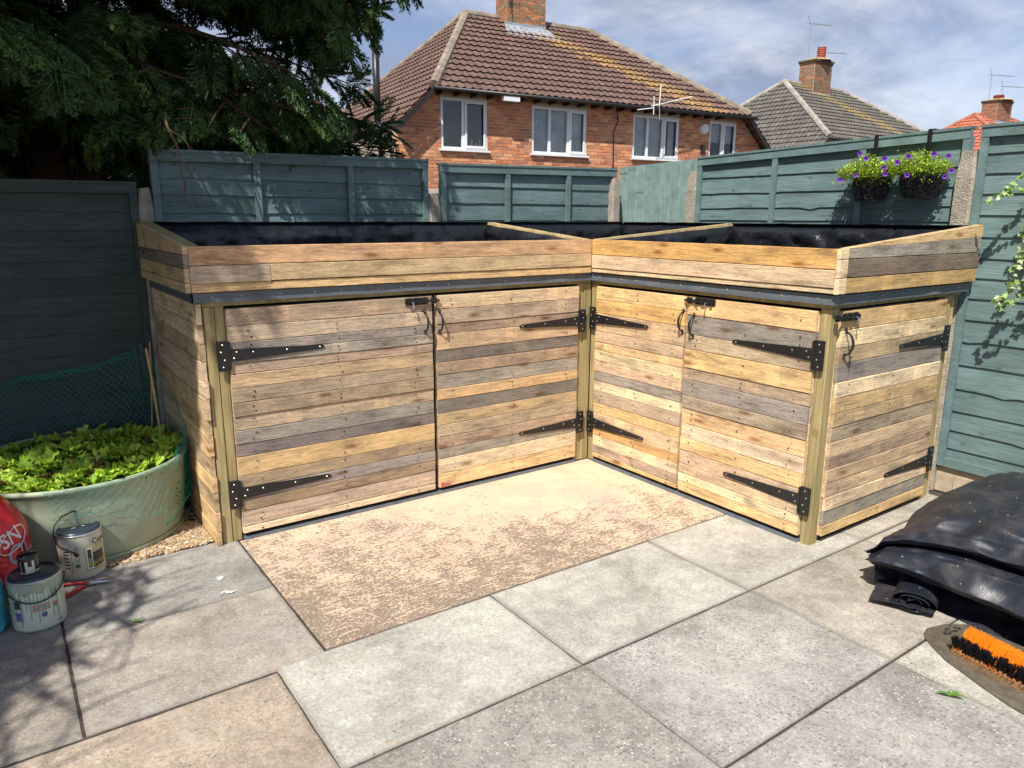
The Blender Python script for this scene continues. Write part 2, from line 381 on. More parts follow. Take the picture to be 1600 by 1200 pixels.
BLACKPL = simple('black_plastic_pipe', (.02, .02, .022), .4, bump=0)
def plastic(name, col, rough, dust=0., wr=.35):
    M = Mat(name, col, rough, 0, .5)
    n = M.noise(M.vec(), 5, 6, .62, 1.2); n2 = M.noise(M.vec(), 22, 4, .6, .8)
    h = M.math('ADD', M.math('ABSOLUTE', M.math('SUBTRACT', n, .5)), M.math('MULTIPLY', M.math('ABSOLUTE', M.math('SUBTRACT', n2, .5)), .35))
    M.bump(h, wr, .03)
    M.rough(M.ramp(M.noise(M.vec(), 9, 4), (.3, rough*.75), (.7, min(1, rough*1.5))))
    c = M.mix(M.ramp(n2, (.45, 0.), (.8, .25)), (*col,), tuple(x*1.8+.004 for x in col))
    if dust:
        geo = M.n('ShaderNodeNewGeometry'); sg = M.n('ShaderNodeSeparateXYZ'); M.l(geo.outputs['Normal'], sg.inputs[0])
        up = M.ramp(sg.outputs[2], (.35, 0.), (.85, 1.))
        d = M.ramp(M.noise(M.vec(), 6, 7, .75), (.46, 0.), (.66, .38)); c = M.mix(M.math('MULTIPLY', M.math('MULTIPLY', up, d), dust), c, (.17, .13, .095))
        vd_ = M.n('ShaderNodeTexVoronoi'); vd_.inputs['Scale'].default_value = 42; M.l(M.vec(), vd_.inputs['Vector'])
        ssp = M.n('ShaderNodeSeparateColor'); M.l(vd_.outputs['Color'], ssp.inputs[0])
        sk = M.math('MULTIPLY', M.ramp(vd_.outputs['Distance'], (.10, 1.), (.2, 0.)), M.ramp(ssp.outputs[0], (.84, 0.), (.88, .7)))
        c = M.mix(M.math('MULTIPLY', sk, up), c, (.42, .38, .31))
    M.color(c); return M.m
LINER = plastic('black_pond_liner', (.010, .011, .015), .26)
TARP = plastic('black_dusty_sheet', (.014, .017, .027), .42, .8, .2)
LEAF = vcolored('leaf', .5, .4, var=.2, scale=25, trans=.25)
CONIFER = vcolored('conifer_foliage', .6, .25, var=.3, scale=3, bump=0, trans=.12)
BARK = simple('conifer_bark', (.10, .065, .045), .95, spec=.1, var=.5, scale=14, bump=1, bscale=30, bd=.02)
TWIG = simple('dead_twig', (.20, .125, .075), .9, spec=.1, var=.3, scale=20, bump=0)
BRICK = vcolored('brick', .88, .2, var=.22, scale=18, bump=.5)
MORTAR = simple('mortar', (.52, .42, .33), .95, var=.2, scale=30)

# ------------------------------------------------------------------ ground and paving
g = MB(); g.box(-90, 130, -60, 160, -.5, -.06); tag(g.build('ground', simple('earth', (.09, .075, .05), .95, var=.4, scale=1)), kind='structure')
g = MB(); g.box(-6.5, 1.29, -8, 1.1, -.058, -.006); tag(g.build('joint_bed', JOINT), kind='structure')
patio = empty('patio', (-1, -2, 0), kind='structure')
GR = (.335, .325, .305)
def slab(x0, x1, y0, y1, col, spk, dz=0., mat=None, name='paving_slab'):
    w = .0020; nx, ny = 30, 22
    x0 += w; x1 -= w; y0 += w; y1 -= w
    tx, ty = random.uniform(-.003, .003), random.uniform(-.003, .003); sd_ = random.uniform(0, 99)
    xm, ym = (x0+x1)/2, (y0+y1)/2
    mb = MB(); top = []; 
    # outline with a slightly chipped edge
    def ring(z, ins, amp):
        pts = []
        for (ax, ay), (bx, by), k in (((x0,y0),(x1,y0),nx), ((x1,y0),(x1,y1),ny), ((x1,y1),(x0,y1),nx), ((x0,y1),(x0,y0),ny)):
            for i in range(k):
                t = i/k; x = ax+(bx-ax)*t; y = ay+(by-ay)*t
                j = amp*(nz(x*9+sd_, y*9, 1)*.8+max(0, nz(x*25, y*25+sd_, 4)-.25)*2)
                d = Vector((xm-x, ym-y)).normalized()
                x += (1 if x < xm else -1)*ins if abs(x-xm) > (x1-x0)/2-1e-4 else 0
                y += (1 if y < ym else -1)*ins if abs(y-ym) > (y1-y0)/2-1e-4 else 0
                pts.append((x+d.x*j, y+d.y*j, z+dz+tx*(x-xm)+ty*(y-ym)))
        return pts
    rs = [ring(-.045, 0, .003), ring(-.003, 0, .003), ring(0, .003, .0035)]
    n = len(rs[0]); vs = sum(rs, [])
    fs = [(k*n+i, k*n+(i+1) % n, (k+1)*n+(i+1) % n, (k+1)*n+i) for k in range(2) for i in range(n)] + [tuple(2*n+i for i in range(n))]
    mb.add(vs, fs); o = mb.build(name, mat or SLAB, patio)
    o.color = (*[a*b for a, b in zip(col, SLABK)], spk); return o
warm = (.33, .285, .24); cool = (.37, .365, .345)
SLABK = (1.18, 1.145, 1.08)
slab(-2.245, -.005, -1.14, -.005, cool, .5, mat=CREAM, name='cream_slab')
slab(-3.02, -2.25, -.55, .05, (.30, .295, .285), .25)
slab(-3.02, -2.25, -1.165, -.55, (.335, .305, .28), .5)
for x0 in (-4.85, -3.94):
    slab(x0, x0+.915, -.55, .05, (.30, .28, .26), .35); slab(x0, x0+.915, -1.165, -.55, (.33, .30, .275), .5)
    slab(x0, x0+.915, .05, .65, (.30, .28, .26), .35) if x0 < -4 else None
for x0, x1 in ((-5.2, -4.26), (-4.26, -3.35), (-3.35, -2.435)):
    for k in range(6): slab(x0, x1, -1.175-.61*(k+1), -1.175-.61*k, (.345, .29, .24), .5)
row1 = [(-2.435, -1.53, (.395, .395, .37), .45), (-1.53, -.6, (.385, .38, .355), .55), (-.6, .285, (.375, .365, .34), .4), (.285, 1.2, (.36, .34, .305), .4)]
for a, b, c_, s_ in row1: slab(a, b, -1.745, -1.145, c_, s_)
row2 = [(-2.435, -1.53, (.30, .29, .275), 1.), (-1.53, -.6, (.34, .335, .325), 1.), (-.6, .285, (.36, .335, .30), .55), (.285, 1.2, (.36, .335, .30), .5)]
for a, b, c_, s_ in row2: slab(a, b, -2.365, -1.75, c_, s_)
for r in range(1, 9):
    for i, (a, b) in enumerate(((-2.435, -1.53), (-1.53, -.6), (-.6, .285), (.285, 1.2))):
        k = random.uniform(.92, 1.05)
        slab(a, b, -2.37-.615*r+.005, -2.37-.615*(r-1), ((.335*k, .33*k, .32*k), (.335*k, .33*k, .32*k), (.37*k, .355*k, .325*k), (.33*k, .315*k, .29*k))[i], 1. if i < 3 else .6)
# slab under the end of the right wing
slab(-.0, 1.2, -1.14, -1.0, (.37, .36, .33), .4)

# spilled paint on the slab
def blob(cx, cy, rx, ry, z, seed, n=26, rag=.35, ang=0):
    pts = []
    for i in range(n):
        t = 2*math.pi*i/n; k = 1+rag*nz(math.cos(t)*1.7+seed, math.sin(t)*1.7, seed)+rag*.6*nz(math.cos(t)*5+seed, math.sin(t)*5, seed)
        x, y = rx*k*math.cos(t), ry*k*math.sin(t); pts.append((cx+x*math.cos(ang)-y*math.sin(ang), cy+x*math.sin(ang)+y*math.cos(ang), z))
    return pts
SPILL = simple('dried_white_paint', (.62, .62, .60), .6, var=.2, bump=.1)
for (x, y, rx, ry, sd_, lb) in ((-2.425, -.353, .014, .026, 3, 'small white paint spill nearest the wooden store on the grey slab'), (-2.43, -.50, .030, .018, 8, 'streaky white paint spill lying against the joint between two slabs')):
    mb = MB()
    for q in range(5):
        p = blob(x+random.uniform(-1, 1)*rx, y+random.uniform(-1, 1)*ry*.8, rx*random.uniform(.3, .8), ry*random.uniform(.2, .6), .0035+q*.0004, sd_+q, 14, .8)
        mb.add(p, [tuple(range(len(p)))])
    tag(mb.build('paint_spill', SPILL), lb, 'paint spill')
# damp patch beside the broom
M = Mat('damp_concrete', (.12, .10, .072), .28, spec=.5); nn = M.noise(M.vec(), 30, 6, .7)
M.color(M.mix(M.ramp(nn, (.35, 0.), (.7, 1.)), (.085, .072, .052), (.165, .14, .10))); M.rough(M.ramp(M.noise(M.vec(), 3, 3), (.35, .12), (.6, .65))); M.bump(nn, .5, .004)
DAMP = M.m
mb = MB(); out = [(-.25,-2.345), (-.29,-2.335), (-.335,-2.345), (-.375,-2.375), (-.41,-2.42), (-.452,-2.48), (-.475,-2.54), (-.51,-2.62), (-.545,-2.72), (-.57,-2.85), (-.58,-3.05), (-.54,-3.3), (-.4,-3.4), (-.1,-3.4), (.1,-3.0), (.0,-2.6), (-.12,-2.42), (-.2,-2.36)]
mb.add([(x, y, .0045) for x, y in out], [tuple(range(len(out)))[::-1]])
tag(mb.build('puddle', DAMP), kind='structure')

# ------------------------------------------------------------------ planks
COL = dict(y=(.72, .49, .245), o=(.69, .41, .17), p=(.78, .60, .38), t=(.58, .42, .245), b=(.42, .31, .205), g=(.35, .305, .26), d=(.225, .195, .165), s=(.50, .385, .265), k=(.66, .48, .31))
SAW = dict(y=.15, o=.1, p=.1, t=.6, b=1., g=.7, d=.6, s=1., k=.4)
def plank_mesh(L, H, T, wav=.0012, taper=None, segs=6, ch=.0022):
    V = []; F = []; sd_ = random.uniform(0, 500)
    for i in range(segs+1):
        x = -L/2+L*i/segs; a = wav*nz(i*1.3+sd_)*2; b = wav*nz(i*1.3+sd_+50)*2
        zt, zb = H/2-abs(a), -H/2+abs(b)
        if taper: zt = taper[0]+(taper[1]-taper[0])*i/segs-H/2
        V += [(x, T/2, zb), (x, -T/2+ch, zb), (x, -T/2, zb+ch), (x, -T/2, max(zt-ch, zb+ch)), (x, -T/2+ch, zt), (x, T/2, zt)]
    for i in range(segs):
        for j in range(6):
            a, b = i*6+j, i*6+(j+1) % 6; F.append((a, a+6, b+6, b))
    F.append(tuple(range(6))); F.append(tuple(segs*6+j for j in range(6))[::-1])
    me = bpy.data.meshes.new('plank'); me.from_pydata(V, [], F); me.materials.append(WOOD); me.update(); return me
def plank(parent, s0, s1, z0, z1, kind, face, T=.018, axis='x', name='plank', taper=None, wav=.0012, mat=None):
    """board whose outer face lies at `face`; axis x: runs along x facing -y; axis y: runs along y facing -x (s0 > s1 fine)"""
    L = abs(s1-s0); H = z1-z0; sm = (s0+s1)/2; me = plank_mesh(L, H, T, wav, taper)
    if mat: me.materials[0] = mat
    loc = (sm, face+T/2, (z0+z1)/2) if axis == 'x' else (face+T/2, sm, (z0+z1)/2)
    o = link(name, me, loc, parent, None if axis == 'x' else (0, 0, -math.pi/2))
    c = COL[kind] if isinstance(kind, str) else kind; j = random.uniform(.88, 1.1)
    o.color = (c[0]*j, c[1]*j*random.uniform(.97, 1.03), c[2]*j*random.uniform(.94, 1.06), SAW.get(kind, .3) if isinstance(kind, str) else .3)
    return o

store = empty('bin_store', (-.5, -.4, 0), 'L-shaped bin store of reclaimed pallet boards with five doors and black strap hinges', 'bin store')

def nailholes(parent, rows, s_list, face, axis):
    mb = MB()
    for (z0, z1) in rows:
        for s in s_list:
            s_ = s+random.uniform(-.006, .006)
            for t in ((.3, .7) if random.random() < .8 else (.5,)):
                if random.random() < .12: continue
                z = z0+(z1-z0)*(t+random.uniform(-.06, .06)); r = random.uniform(.0022, .0046); f = face-.0008; s2 = s_+random.uniform(-.01, .01)
                pts = [(s2+r*1.3*math.cos(a), z+r*math.sin(a)) for a in [k*math.pi/3 for k in range(6)]]
                mb.add([(p, f, q) if axis == 'x' else (f, p, q) for p, q in pts], [(0,1,2,3,4,5) if axis == 'x' else (5,4,3,2,1,0)])
    o = mb.build('nail_hole', HOLE, parent); o['kind'] = 'stuff'; return o

def local(axis, face):
    # (s, z, n): s along +x (axis x) or along -y (axis y), n outward
    if axis == 'x': return lambda s, z, n: Vector((s, face-n, z))
    return lambda s, z, n: Vector((face-n, -s, z))
def screw(mb, P, s, z, n, r=.004, mi=1):
    k = 7; a = [P(s+r*math.cos(2*math.pi*i/k), z+r*math.sin(2*math.pi*i/k), n) for i in range(k)]
    b = [P(s+r*.6*math.cos(2*math.pi*i/k), z+r*.6*math.sin(2*math.pi*i/k), n+.0015) for i in range(k)]
    mb.add(a+b, [(i, (i+1) % k, k+(i+1) % k, k+i) for i in range(k)]+[tuple(k+i for i in range(k))], mi)
def slabpoly(mb, P, pts, n0, n1, mi=0):
    k = len(pts); a = [P(s, z, n0) for s, z in pts]; b = [P(s, z, n1) for s, z in pts]
    mb.add(a+b, [(i, (i+1) % k, k+(i+1) % k, k+i) for i in range(k)]+[tuple(k+i for i in range(k)), tuple(range(k))[::-1]], mi)
def strap_hinge(parent, axis, face, s, z, d, L=.455, nplate=.0, label=None):
    """s: where the strap leaves the plate, d: +1/-1 direction of the strap"""
    P = local(axis, face); mb = MB()
    slabpoly(mb, P, [(s-d*.052, z-.07), (s-d*.002, z-.07), (s-d*.002, z+.07), (s-d*.052, z+.07)], nplate-.006, nplate+.004)
    mb.tube([P(s+d*.002, z-.066, nplate+.004), P(s+d*.002, z+.066, nplate+.004)], .0055, 8)
    pts = [(s+d*.006, z-.030), (s+d*(L-.015), z-.0085+.0), (s+d*L, z-.004), (s+d*(L+.003), z+.002), (s+d*(L-.003), z+.009), (s+d*(L-.015), z+.012), (s+d*.006, z+.030)]
    slabpoly(mb, P, pts, .0005, .0045)
    for a, b in ((-.026, .052), (-.034, .018), (-.02, -.02), (-.028, -.052)): screw(mb, P, s+d*a*1., z+b, nplate+.004)
    for a, b in ((.035, .014), (.022, -.014), (.11, .008), (.27, .004), (L-.02, .001)): screw(mb, P, s+d*a, z+b, .0045)
    return mb.build('strap_hinge', [IRON, SCREW], parent)
def pull_handle(parent, axis, face, s, z0, z1):
    P = local(axis, face); mb = MB(); h = z1-z0
    for zc in (z0+.012, z1-.012):
        slabpoly(mb, P, [(s+.008*math.cos(a), zc+.014*math.sin(a)) for a in [k*math.pi/5 for k in range(10)]], 0, .005)
        screw(mb, P, s, zc+(.004 if zc > z0+h/2 else -.004), .0052, .0026)
    pts = []; rad = []
    for i in range(13):
        t = i/12; zc = z0+.016+(h-.032)*t; n = .004+.036*math.sin(math.pi*min(1, max(0, t)))**.55
        pts.append(P(s, zc, n)); rad.append(.0042+.0022*math.sin(math.pi*t))
    mb.tube(pts, rad, 8); return mb.build('pull_handle', [IRON, SCREW], parent, smooth=False)
def tower_bolt(parent, axis, face, s0, s1, z, knob):
    P = local(axis, face); mb = MB(); d = 1 if s1 > s0 else -1; w = abs(s1-s0)
    slabpoly(mb, P, [(s0, z-.019), (s0+d*.135, z-.019), (s0+d*.135, z+.019), (s0, z+.019)], 0, .003)
    slabpoly(mb, P, [(s0+d*.155, z-.017), (s0+d*.19, z-.017), (s0+d*.19, z+.017), (s0+d*.155, z+.017)], 0, .003)
    mb.tube([P(s0+d*.01, z, .011), P(s0+d*.2, z, .011)], .0065, 10)
    for a in (.02, .075, .12, .172):
        slabpoly(mb, P, [(s0+d*a-.008, z-.012), (s0+d*a+.008, z-.012), (s0+d*a+.008, z+.012), (s0+d*a-.008, z+.012)], .003, .019)
    for a in (.006, .05, .1, .13, .16, .185):
        for b in (-.015, .015): screw(mb, P, s0+d*a, z+b, .0032, .0024)
    k = s0+d*knob
    mb.tube([P(k, z, .012), P(k, z-.006, .026), P(k, z-.022, .03), P(k, z-.034, .028)], [.0035, .004, .0045, .0055], 8, 1)
    return mb.build('tower_bolt', [IRON, STEEL], parent)

def door(axis, face, s0, s1, zs, kinds, hinges, label, z0=.035, z1=1.137, holes=None, joins=()):
    """zs: boundaries top to bottom as fractions; s in the local running coordinate (y axis: s = -y)"""
    P = local(axis, face); mb = MB()
    # the ledged frame behind the boards: its pale edges show round the leaf
    e = .0015
    a = P(s0+e, z0+.002, -.020); b = P(s1-e, z1-.002, -.040)
    mb.box(min(a.x, b.x), max(a.x, b.x), min(a.y, b.y), max(a.y, b.y), z0+.002, z1-.002)
    leaf = mb.build('door', WOOD, store); leaf.color = (*COL['p'], .1); leaf['label'] = label
    n = len(kinds); top, bot = zs[0], zs[-1]; rows = []
    for i in range(n):
        za = z1-(zs[i]-top)/(bot-top)*(z1-z0); zb = z1-(zs[i+1]-top)/(bot-top)*(z1-z0)
        za -= .0008; zb += .0008; off = random.uniform(-.0035, .0035); ea, eb = random.uniform(0, .003), random.uniform(0, .003)
        sa, sb = s0+ea, s1-eb
        cuts = [j for j in joins if j[0] == i]
        segs = [(sa, sb, kinds[i])] if not cuts else [(sa, cuts[0][1]-.0008, kinds[i]), (cuts[0][1]+.0008, sb, cuts[0][2])]
        for p, q, kd in segs:
            if axis == 'x': plank(leaf, p, q, zb, za, kd, face+off, .018+off, 'x')
            else: plank(leaf, -p, -q, zb, za, kd, face+off, .018+off, 'y')
        rows.append((zb, za))
    hs = holes or [s0+(s1-s0)*t for t in (.09, .5, .9)]
    if axis == 'x': nailholes(leaf, rows, hs, face-.0037, 'x')
    else: nailholes(leaf, rows, [-h for h in hs], face-.0037, 'y')
    for (s, z, d) in hinges: strap_hinge(leaf, axis, face-.0038, s, z, d)
    return leaf

FX = -.018      # outer face of the doors
d1 = door('x', FX, -2.224, -1.152, [325,385,440,475,513,550,600,650,700,750,800,845,915,960,1003,1045,1105,1130], list('bsggbtsbsgdybgbsp')[:17], [(-2.226, .921, 1), (-2.226, .245, 1)], 'wide weathered grey-brown door at the far left with one bright yellow board')
d2 = door('x', FX, -1.124, -.117, [345,400,460,500,565,615,665,725,770,825,875,925,975,1020,1085,1145], list('ksbtdbgydtsbgpy'), [(-.117, .921, -1), (-.117, .265, -1)], 'brown and grey boarded door ending at the inner corner, pink stain at its foot')
d3 = door('y', FX, .067, .792, [295,350,405,480,525,560,605,650,690,735,785,830,895,930,975,1010,1028], list('yotkypkgpsykopsy'), [(.067, .935, 1), (.067, .262, 1)], 'bright yellow boarded door next to the inner corner')
d4 = door('y', FX, .806, 1.577, [290,350,415,465,530,570,625,670,725,775,820,870,903,935,970], list('ygsybgsypykkpy'), [(1.577, .935, -1), (1.577, .225, -1)], 'boarded door beside the outer corner post with two blue-grey boards')
d5 = door('x', -1.633+FX, .072, 1.052, [330,395,455,510,575,630,685,735,790,845,890,940,995,1045,1100,1140], list('yptgpytstbtkpgy'), [(1.05, .925, -1), (1.05, .245, -1)], 'narrow tan boarded door on the sunlit right-hand end')
pull_handle(d1, 'x', FX, -1.199, .93, 1.066); pull_handle(d2, 'x', FX, -1.110, .925, 1.064)
pull_handle(d3, 'y', FX, .780, .928, 1.068); pull_handle(d4, 'y', FX, .857, .912, 1.054)
pull_handle(d5, 'x', -1.633+FX, .105, .915, 1.057)
tower_bolt(d1, 'x', FX-.002, -1.315, -1.12, 1.112, .035); tower_bolt(d4, 'y', FX-.002, .995, .79, 1.118, .05)
tower_bolt(d5, 'x', -1.633+FX-.002, .19, -.01, 1.110, .04)
# pink stain on the bottom board of the second door
mb = MB(); M = Mat('pink_stain', (.42, .07, .10), .8); 
nn = M.noise(M.vec(), 26, 5, .7)
tr = M.n('ShaderNodeBsdfTransparent'); mx = M.n('ShaderNodeMixShader'); out_ = M.t.nodes['Material Output']
sg = M.n('ShaderNodeSeparateXYZ'); M.l(M.tc.outputs['Generated'], sg.inputs[0])
fx = M.math('MULTIPLY', M.math('SUBTRACT', 1.15, sg.outputs[0]), M.math('SUBTRACT', 1.2, sg.outputs[2]))
M.l(M.ramp(M.math('MULTIPLY', fx, nn), (.26, 0.), (.52, .8)), mx.inputs[0]); M.l(tr.outputs[0], mx.inputs[1]); M.l(M.b.outputs[0], mx.inputs[2]); M.l(mx.outputs[0], out_.inputs[0])
mb.add([(-1.121, FX-.0042, .042), (-.99, FX-.0042, .042), (-1.01, FX-.0042, .088), (-1.121, FX-.0042, .092)], [(0, 1, 2, 3)])
mb.build('paint_stain', M.m, d2)

# posts
def post(x0, x1, y0, y1, z0, z1, mat=TREATED):
    mb = MB(); c_ = .003
    for a, b, in ((0, 0),):
        pts = [(x0+c_, y0), (x1-c_, y0), (x1, y0+c_), (x1, y1-c_), (x1-c_, y1), (x0+c_, y1), (x0, y1-c_), (x0, y0+c_)]
        vs = [(p, q, z) for z in (z0, z1) for p, q in pts]
        mb.add(vs, [(i, (i+1) % 8, 8+(i+1) % 8, 8+i) for i in range(8)]+[tuple(8+i for i in range(8)), tuple(range(8))[::-1]])
    return mb.build('post', mat, store)
post(-2.318, -2.271, .0, .05, 0, 1.147); post(-2.269, -2.226, .004, .05, 0, 1.147)
post(-.113, -.062, .004, .06, 0, 1.147); post(-.060, -.0015, -.001, .06, 0, 1.147); post(.0, .06, -.064, -.0025, 0, 1.147)
post(.0, .066, -1.633, -1.581, 0, 1.147)
post(1.056, 1.118, -1.633, -1.58, 0, 1.147); post(1.120, 1.160, -1.625, -1.58, 0, 1.147)
post(1.20, 1.235, -1.60, -1.55, 0, 1.165, treated('pale_old_timber', (.50, .45, .36)))
# side boards of the right-hand end seen edge on
z = .0
while z < 1.12:
    h = random.choice((.07, .085, .095)); plank(store, -1.622, -.2, z+.001, min(z+h, 1.16)-.001, random.choice('pky'), 1.164+random.uniform(0, .006), .02, 'y'); z += h
# header rails
def rail(x0, x1, y0, y1, z0, z1, name='header_rail', mat=TREATED_H):
    mb = MB(); mb.box(x0, x1, y0, y1, z0, z1); o = mb.build(name, mat, store); return o
rail(-2.32, -.002, .002, .045, 1.149, 1.20); rail(.002, .045, -1.633, -.002, 1.149, 1.20); rail(.047, 1.235, -1.631, -1.59, 1.149, 1.20)
# grey flashing with a wavy lower edge
def flashing(P, s0, s1, n=60):
    mb = MB(); top, bot = 1.214, 1.170; sd_ = random.uniform(0, 99)
    def f(u, v):
        s = s0+(s1-s0)*u; w = .0035*nz(s*5+sd_)+.002*nz(s*17+sd_)
        out = (.002 if v < .5 else .0)+.008*(1-v)*max(0, nz(s*5+sd_)) 
        return P(s, top-(top-bot)*(1-v)+w*(1-v)*1.6 if False else bot+(top-bot)*v+w*(1-v), .026+out)
    mb.grid(f, n, 3); mb.grid(lambda u, v: P(s0+(s1-s0)*u, top+.001, .028-.03*v), n, 1)
    k = s0+.08
    while k < s1: screw(mb, P, k, 1.195, .03, .0042, 1); k += random.uniform(.11, .2)
    return mb.build('flashing', [LEADTRIM, SCREW], store)
flashing(local('x', 0), -2.36, -.026); flashing(local('y', 0), .026, 1.66); flashing(local('x', -1.633), -.026, 1.235)
mb = MB(); mb.grid(lambda u, v: (-2.362, 1.0*u+.0, 1.168+.046*v), 20, 1, flip=True); mb.build('flashing', LEADTRIM, store)
# near-black backing colours the shade in the door gaps; base strip below
mb = MB(); mb.box(-2.22, -.116, .012, .05, .0, .16); mb.box(.012, .05, -1.58, -.066, .0, .16); mb.box(.067, 1.055, -1.62, -1.585, 0, .16)
mb.box(-2.22, -.116, .03, .05, .16, 1.14); mb.box(.03, .05, -1.58, -.066, .16, 1.14); mb.box(.067, 1.055, -1.6, -1.585, .16, 1.14)
mb.build('dark_gap_backing', DARKGAP, store)
mb = MB(); mb.box(-2.22, -.116, -.016, .011, .001, .014); mb.box(-.016, .011, -1.578, -.068, .001, .014); mb.build('base_strip', SILL, store)
# boards of the left side, ends showing at the front corner
zs_ = [0, .075, .17, .27, .345, .45, .55, .625, .73, .81, .90, .985, 1.07, 1.165]
for a, b in zip(zs_, zs_[1:]):
    plank(store, -.012+random.uniform(-.006, .010), 1.04, a+.001, b-.001, random.choice('ytyktp'), -2.345+random.uniform(-.004, .001), .022, 'y')
mb = MB(); mb.box(-2.315, 1.23, .98, 1.03, 0, 1.2); mb.box(1.19, 1.23, -1.54, .98, 0, 1.16); mb.box(-2.31, 1.2, .06, 1.03, 1.16, 1.2); mb.box(.06, 1.2, -1.58, .059, 1.165, 1.2); mb.build('roof_deck', DARKGAP, store)

# ------------------------------------------------------------------ planter trough on top
trough = empty('planter', (-.5, -.4, 1.22), 'raised L-shaped planter trough of pine boards lined with black plastic, on top of the store', 'planter')
F0 = -.05
def zr(t): return 1.421+.099*t            # rim height rising to the back
plank(trough, -2.368, -.052, 1.338, 1.421, (.58, .37, .19), F0, .022, 'x'); 
plank(trough, -2.368, -2.018, 1.258, 1.336, 's', F0-.002, .024, 'x'); plank(trough, -2.016, -.052, 1.260, 1.336, 't', F0, .022, 'x')
plank(trough, -2.366, -1.05, 1.218, 1.257, 'y', F0+.006, .016, 'x'); plank(trough, -1.048, -.045, 1.218, 1.257, 'y', F0+.006, .016, 'x')
plank(trough, -.052, -1.660, 1.330, 1.421, (.64, .385, .13), F0, .022, 'y'); plank(trough, -.052, -1.660, 1.248, 1.328, 'k', F0, .022, 'y')
plank(trough, -.05, -1.672, 1.222, 1.246, 'p', F0+.006, .016, 'y')
# corner edge strip and end boards of the right-hand end
for a, b in ((1.376, 1.421), (1.294, 1.374), (1.222, 1.292)):
    plank(trough, -.050, .008, a, b, 'p', -1.684, .022, 'x', name='board_end')
plank(trough, .010, 1.262, 1.376, 1.456, 'g', -1.682, .02, 'x', taper=(.045, .080))
plank(trough, .30, 1.272, 1.4457, 1.52, 'y', -1.682, .02, 'x', taper=(.0012, .0745)) if False else None
me_w = MB(); me_w.add([(.010, -1.682, 1.4215), (1.268, -1.682, 1.457), (1.268, -1.682, 1.520), (.010, -1.682, 1.4235), (.010, -1.662, 1.4215), (1.268, -1.662, 1.457), (1.268, -1.662, 1.520), (.010, -1.662, 1.4235)],
    [(0,1,2,3), (4,7,6,5), (0,4,5,1), (3,2,6,7), (1,5,6,2), (0,3,7,4)])
o = me_w.build('plank', WOOD, trough); o.color = (*COL['y'], .1)
plank(trough, .010, 1.262, 1.294, 1.374, (.235, .185, .135), -1.684, .022, 'x'); plank(trough, .010, 1.255, 1.222, 1.292, (.56, .37, .165), -1.682, .02, 'x')
# left end boards (face -x)
for a, b, kd in ((1.218, 1.262, 't'), (1.264, 1.325, 't'), (1.327, 1.385, 'd')):
    plank(trough, -.05, .45, a, b, kd, -2.392, .022, 'y'); plank(trough, .452, 1.05, a, b, kd, -2.392, .022, 'y')
mb = MB(); mb.add([(-2.392, -.05, 1.387), (-2.392, 1.05, 1.387), (-2.392, 1.05, 1.52), (-2.392, -.05, 1.421), (-2.37, -.05, 1.387), (-2.37, 1.05, 1.387), (-2.37, 1.05, 1.52), (-2.37, -.05, 1.421)],
    [(3,2,1,0), (4,5,6,7), (0,1,5,4), (7,6,2,3), (2,6,5,1), (4,7,3,0)]); o = mb.build('plank', WOOD, trough); o.color = (*COL['t'], .3)
def sloped(x0, x1, y0, y1, za, zb, axis, mat, name='rim_rail', th=.03):
    mb = MB()
    if axis == 'y': tops = {(x0, y0): za, (x1, y0): za, (x1, y1): zb, (x0, y1): zb}
    else: tops = {(x0, y0): za, (x0, y1): za, (x1, y0): zb, (x1, y1): zb}
    cs = [(x0, y0), (x1, y0), (x1, y1), (x0, y1)]
    mb.add([(x, y, tops[(x, y)]-th) for x, y in cs]+[(x, y, tops[(x, y)]) for x, y in cs], [(0,3,2,1), (4,5,6,7), (0,1,5,4), (1,2,6,5), (2,3,7,6), (3,0,4,7)])
    return mb.build(name, mat, trough)
sloped(-2.369, -2.318, -.025, 1.05, 1.423, 1.522, 'y', TREATED)
sloped(.0, 1.268, -1.660, -1.642, 1.4222, 1.521, 'x', treated('fresh_batten', (.62, .46, .27)))
FB = treated('divider_timber', (.60, .47, .24))
sloped(-.098, -.078, -.026, 1.045, 1.421, 1.515, 'y', FB, 'divider_board', .2); sloped(-.068, -.050, -.026, 1.045, 1.421, 1.515, 'y', FB, 'divider_board', .2)
sloped(-.028, 1.245, -.046, -.030, 1.421, 1.515, 'x', FB, 'divider_board', .2); sloped(-.028, 1.245, -.072, -.056, 1.421, 1.515, 'x', FB, 'divider_board', .2)
mb = MB(); mb.box(-2.36, 1.268, 1.05, 1.07, 1.222, 1.505); mb.box(1.25, 1.268, -1.66, 1.049, 1.222, 1.505); mb.build('back_board', WOOD, trough).color = (*COL['t'], .2)
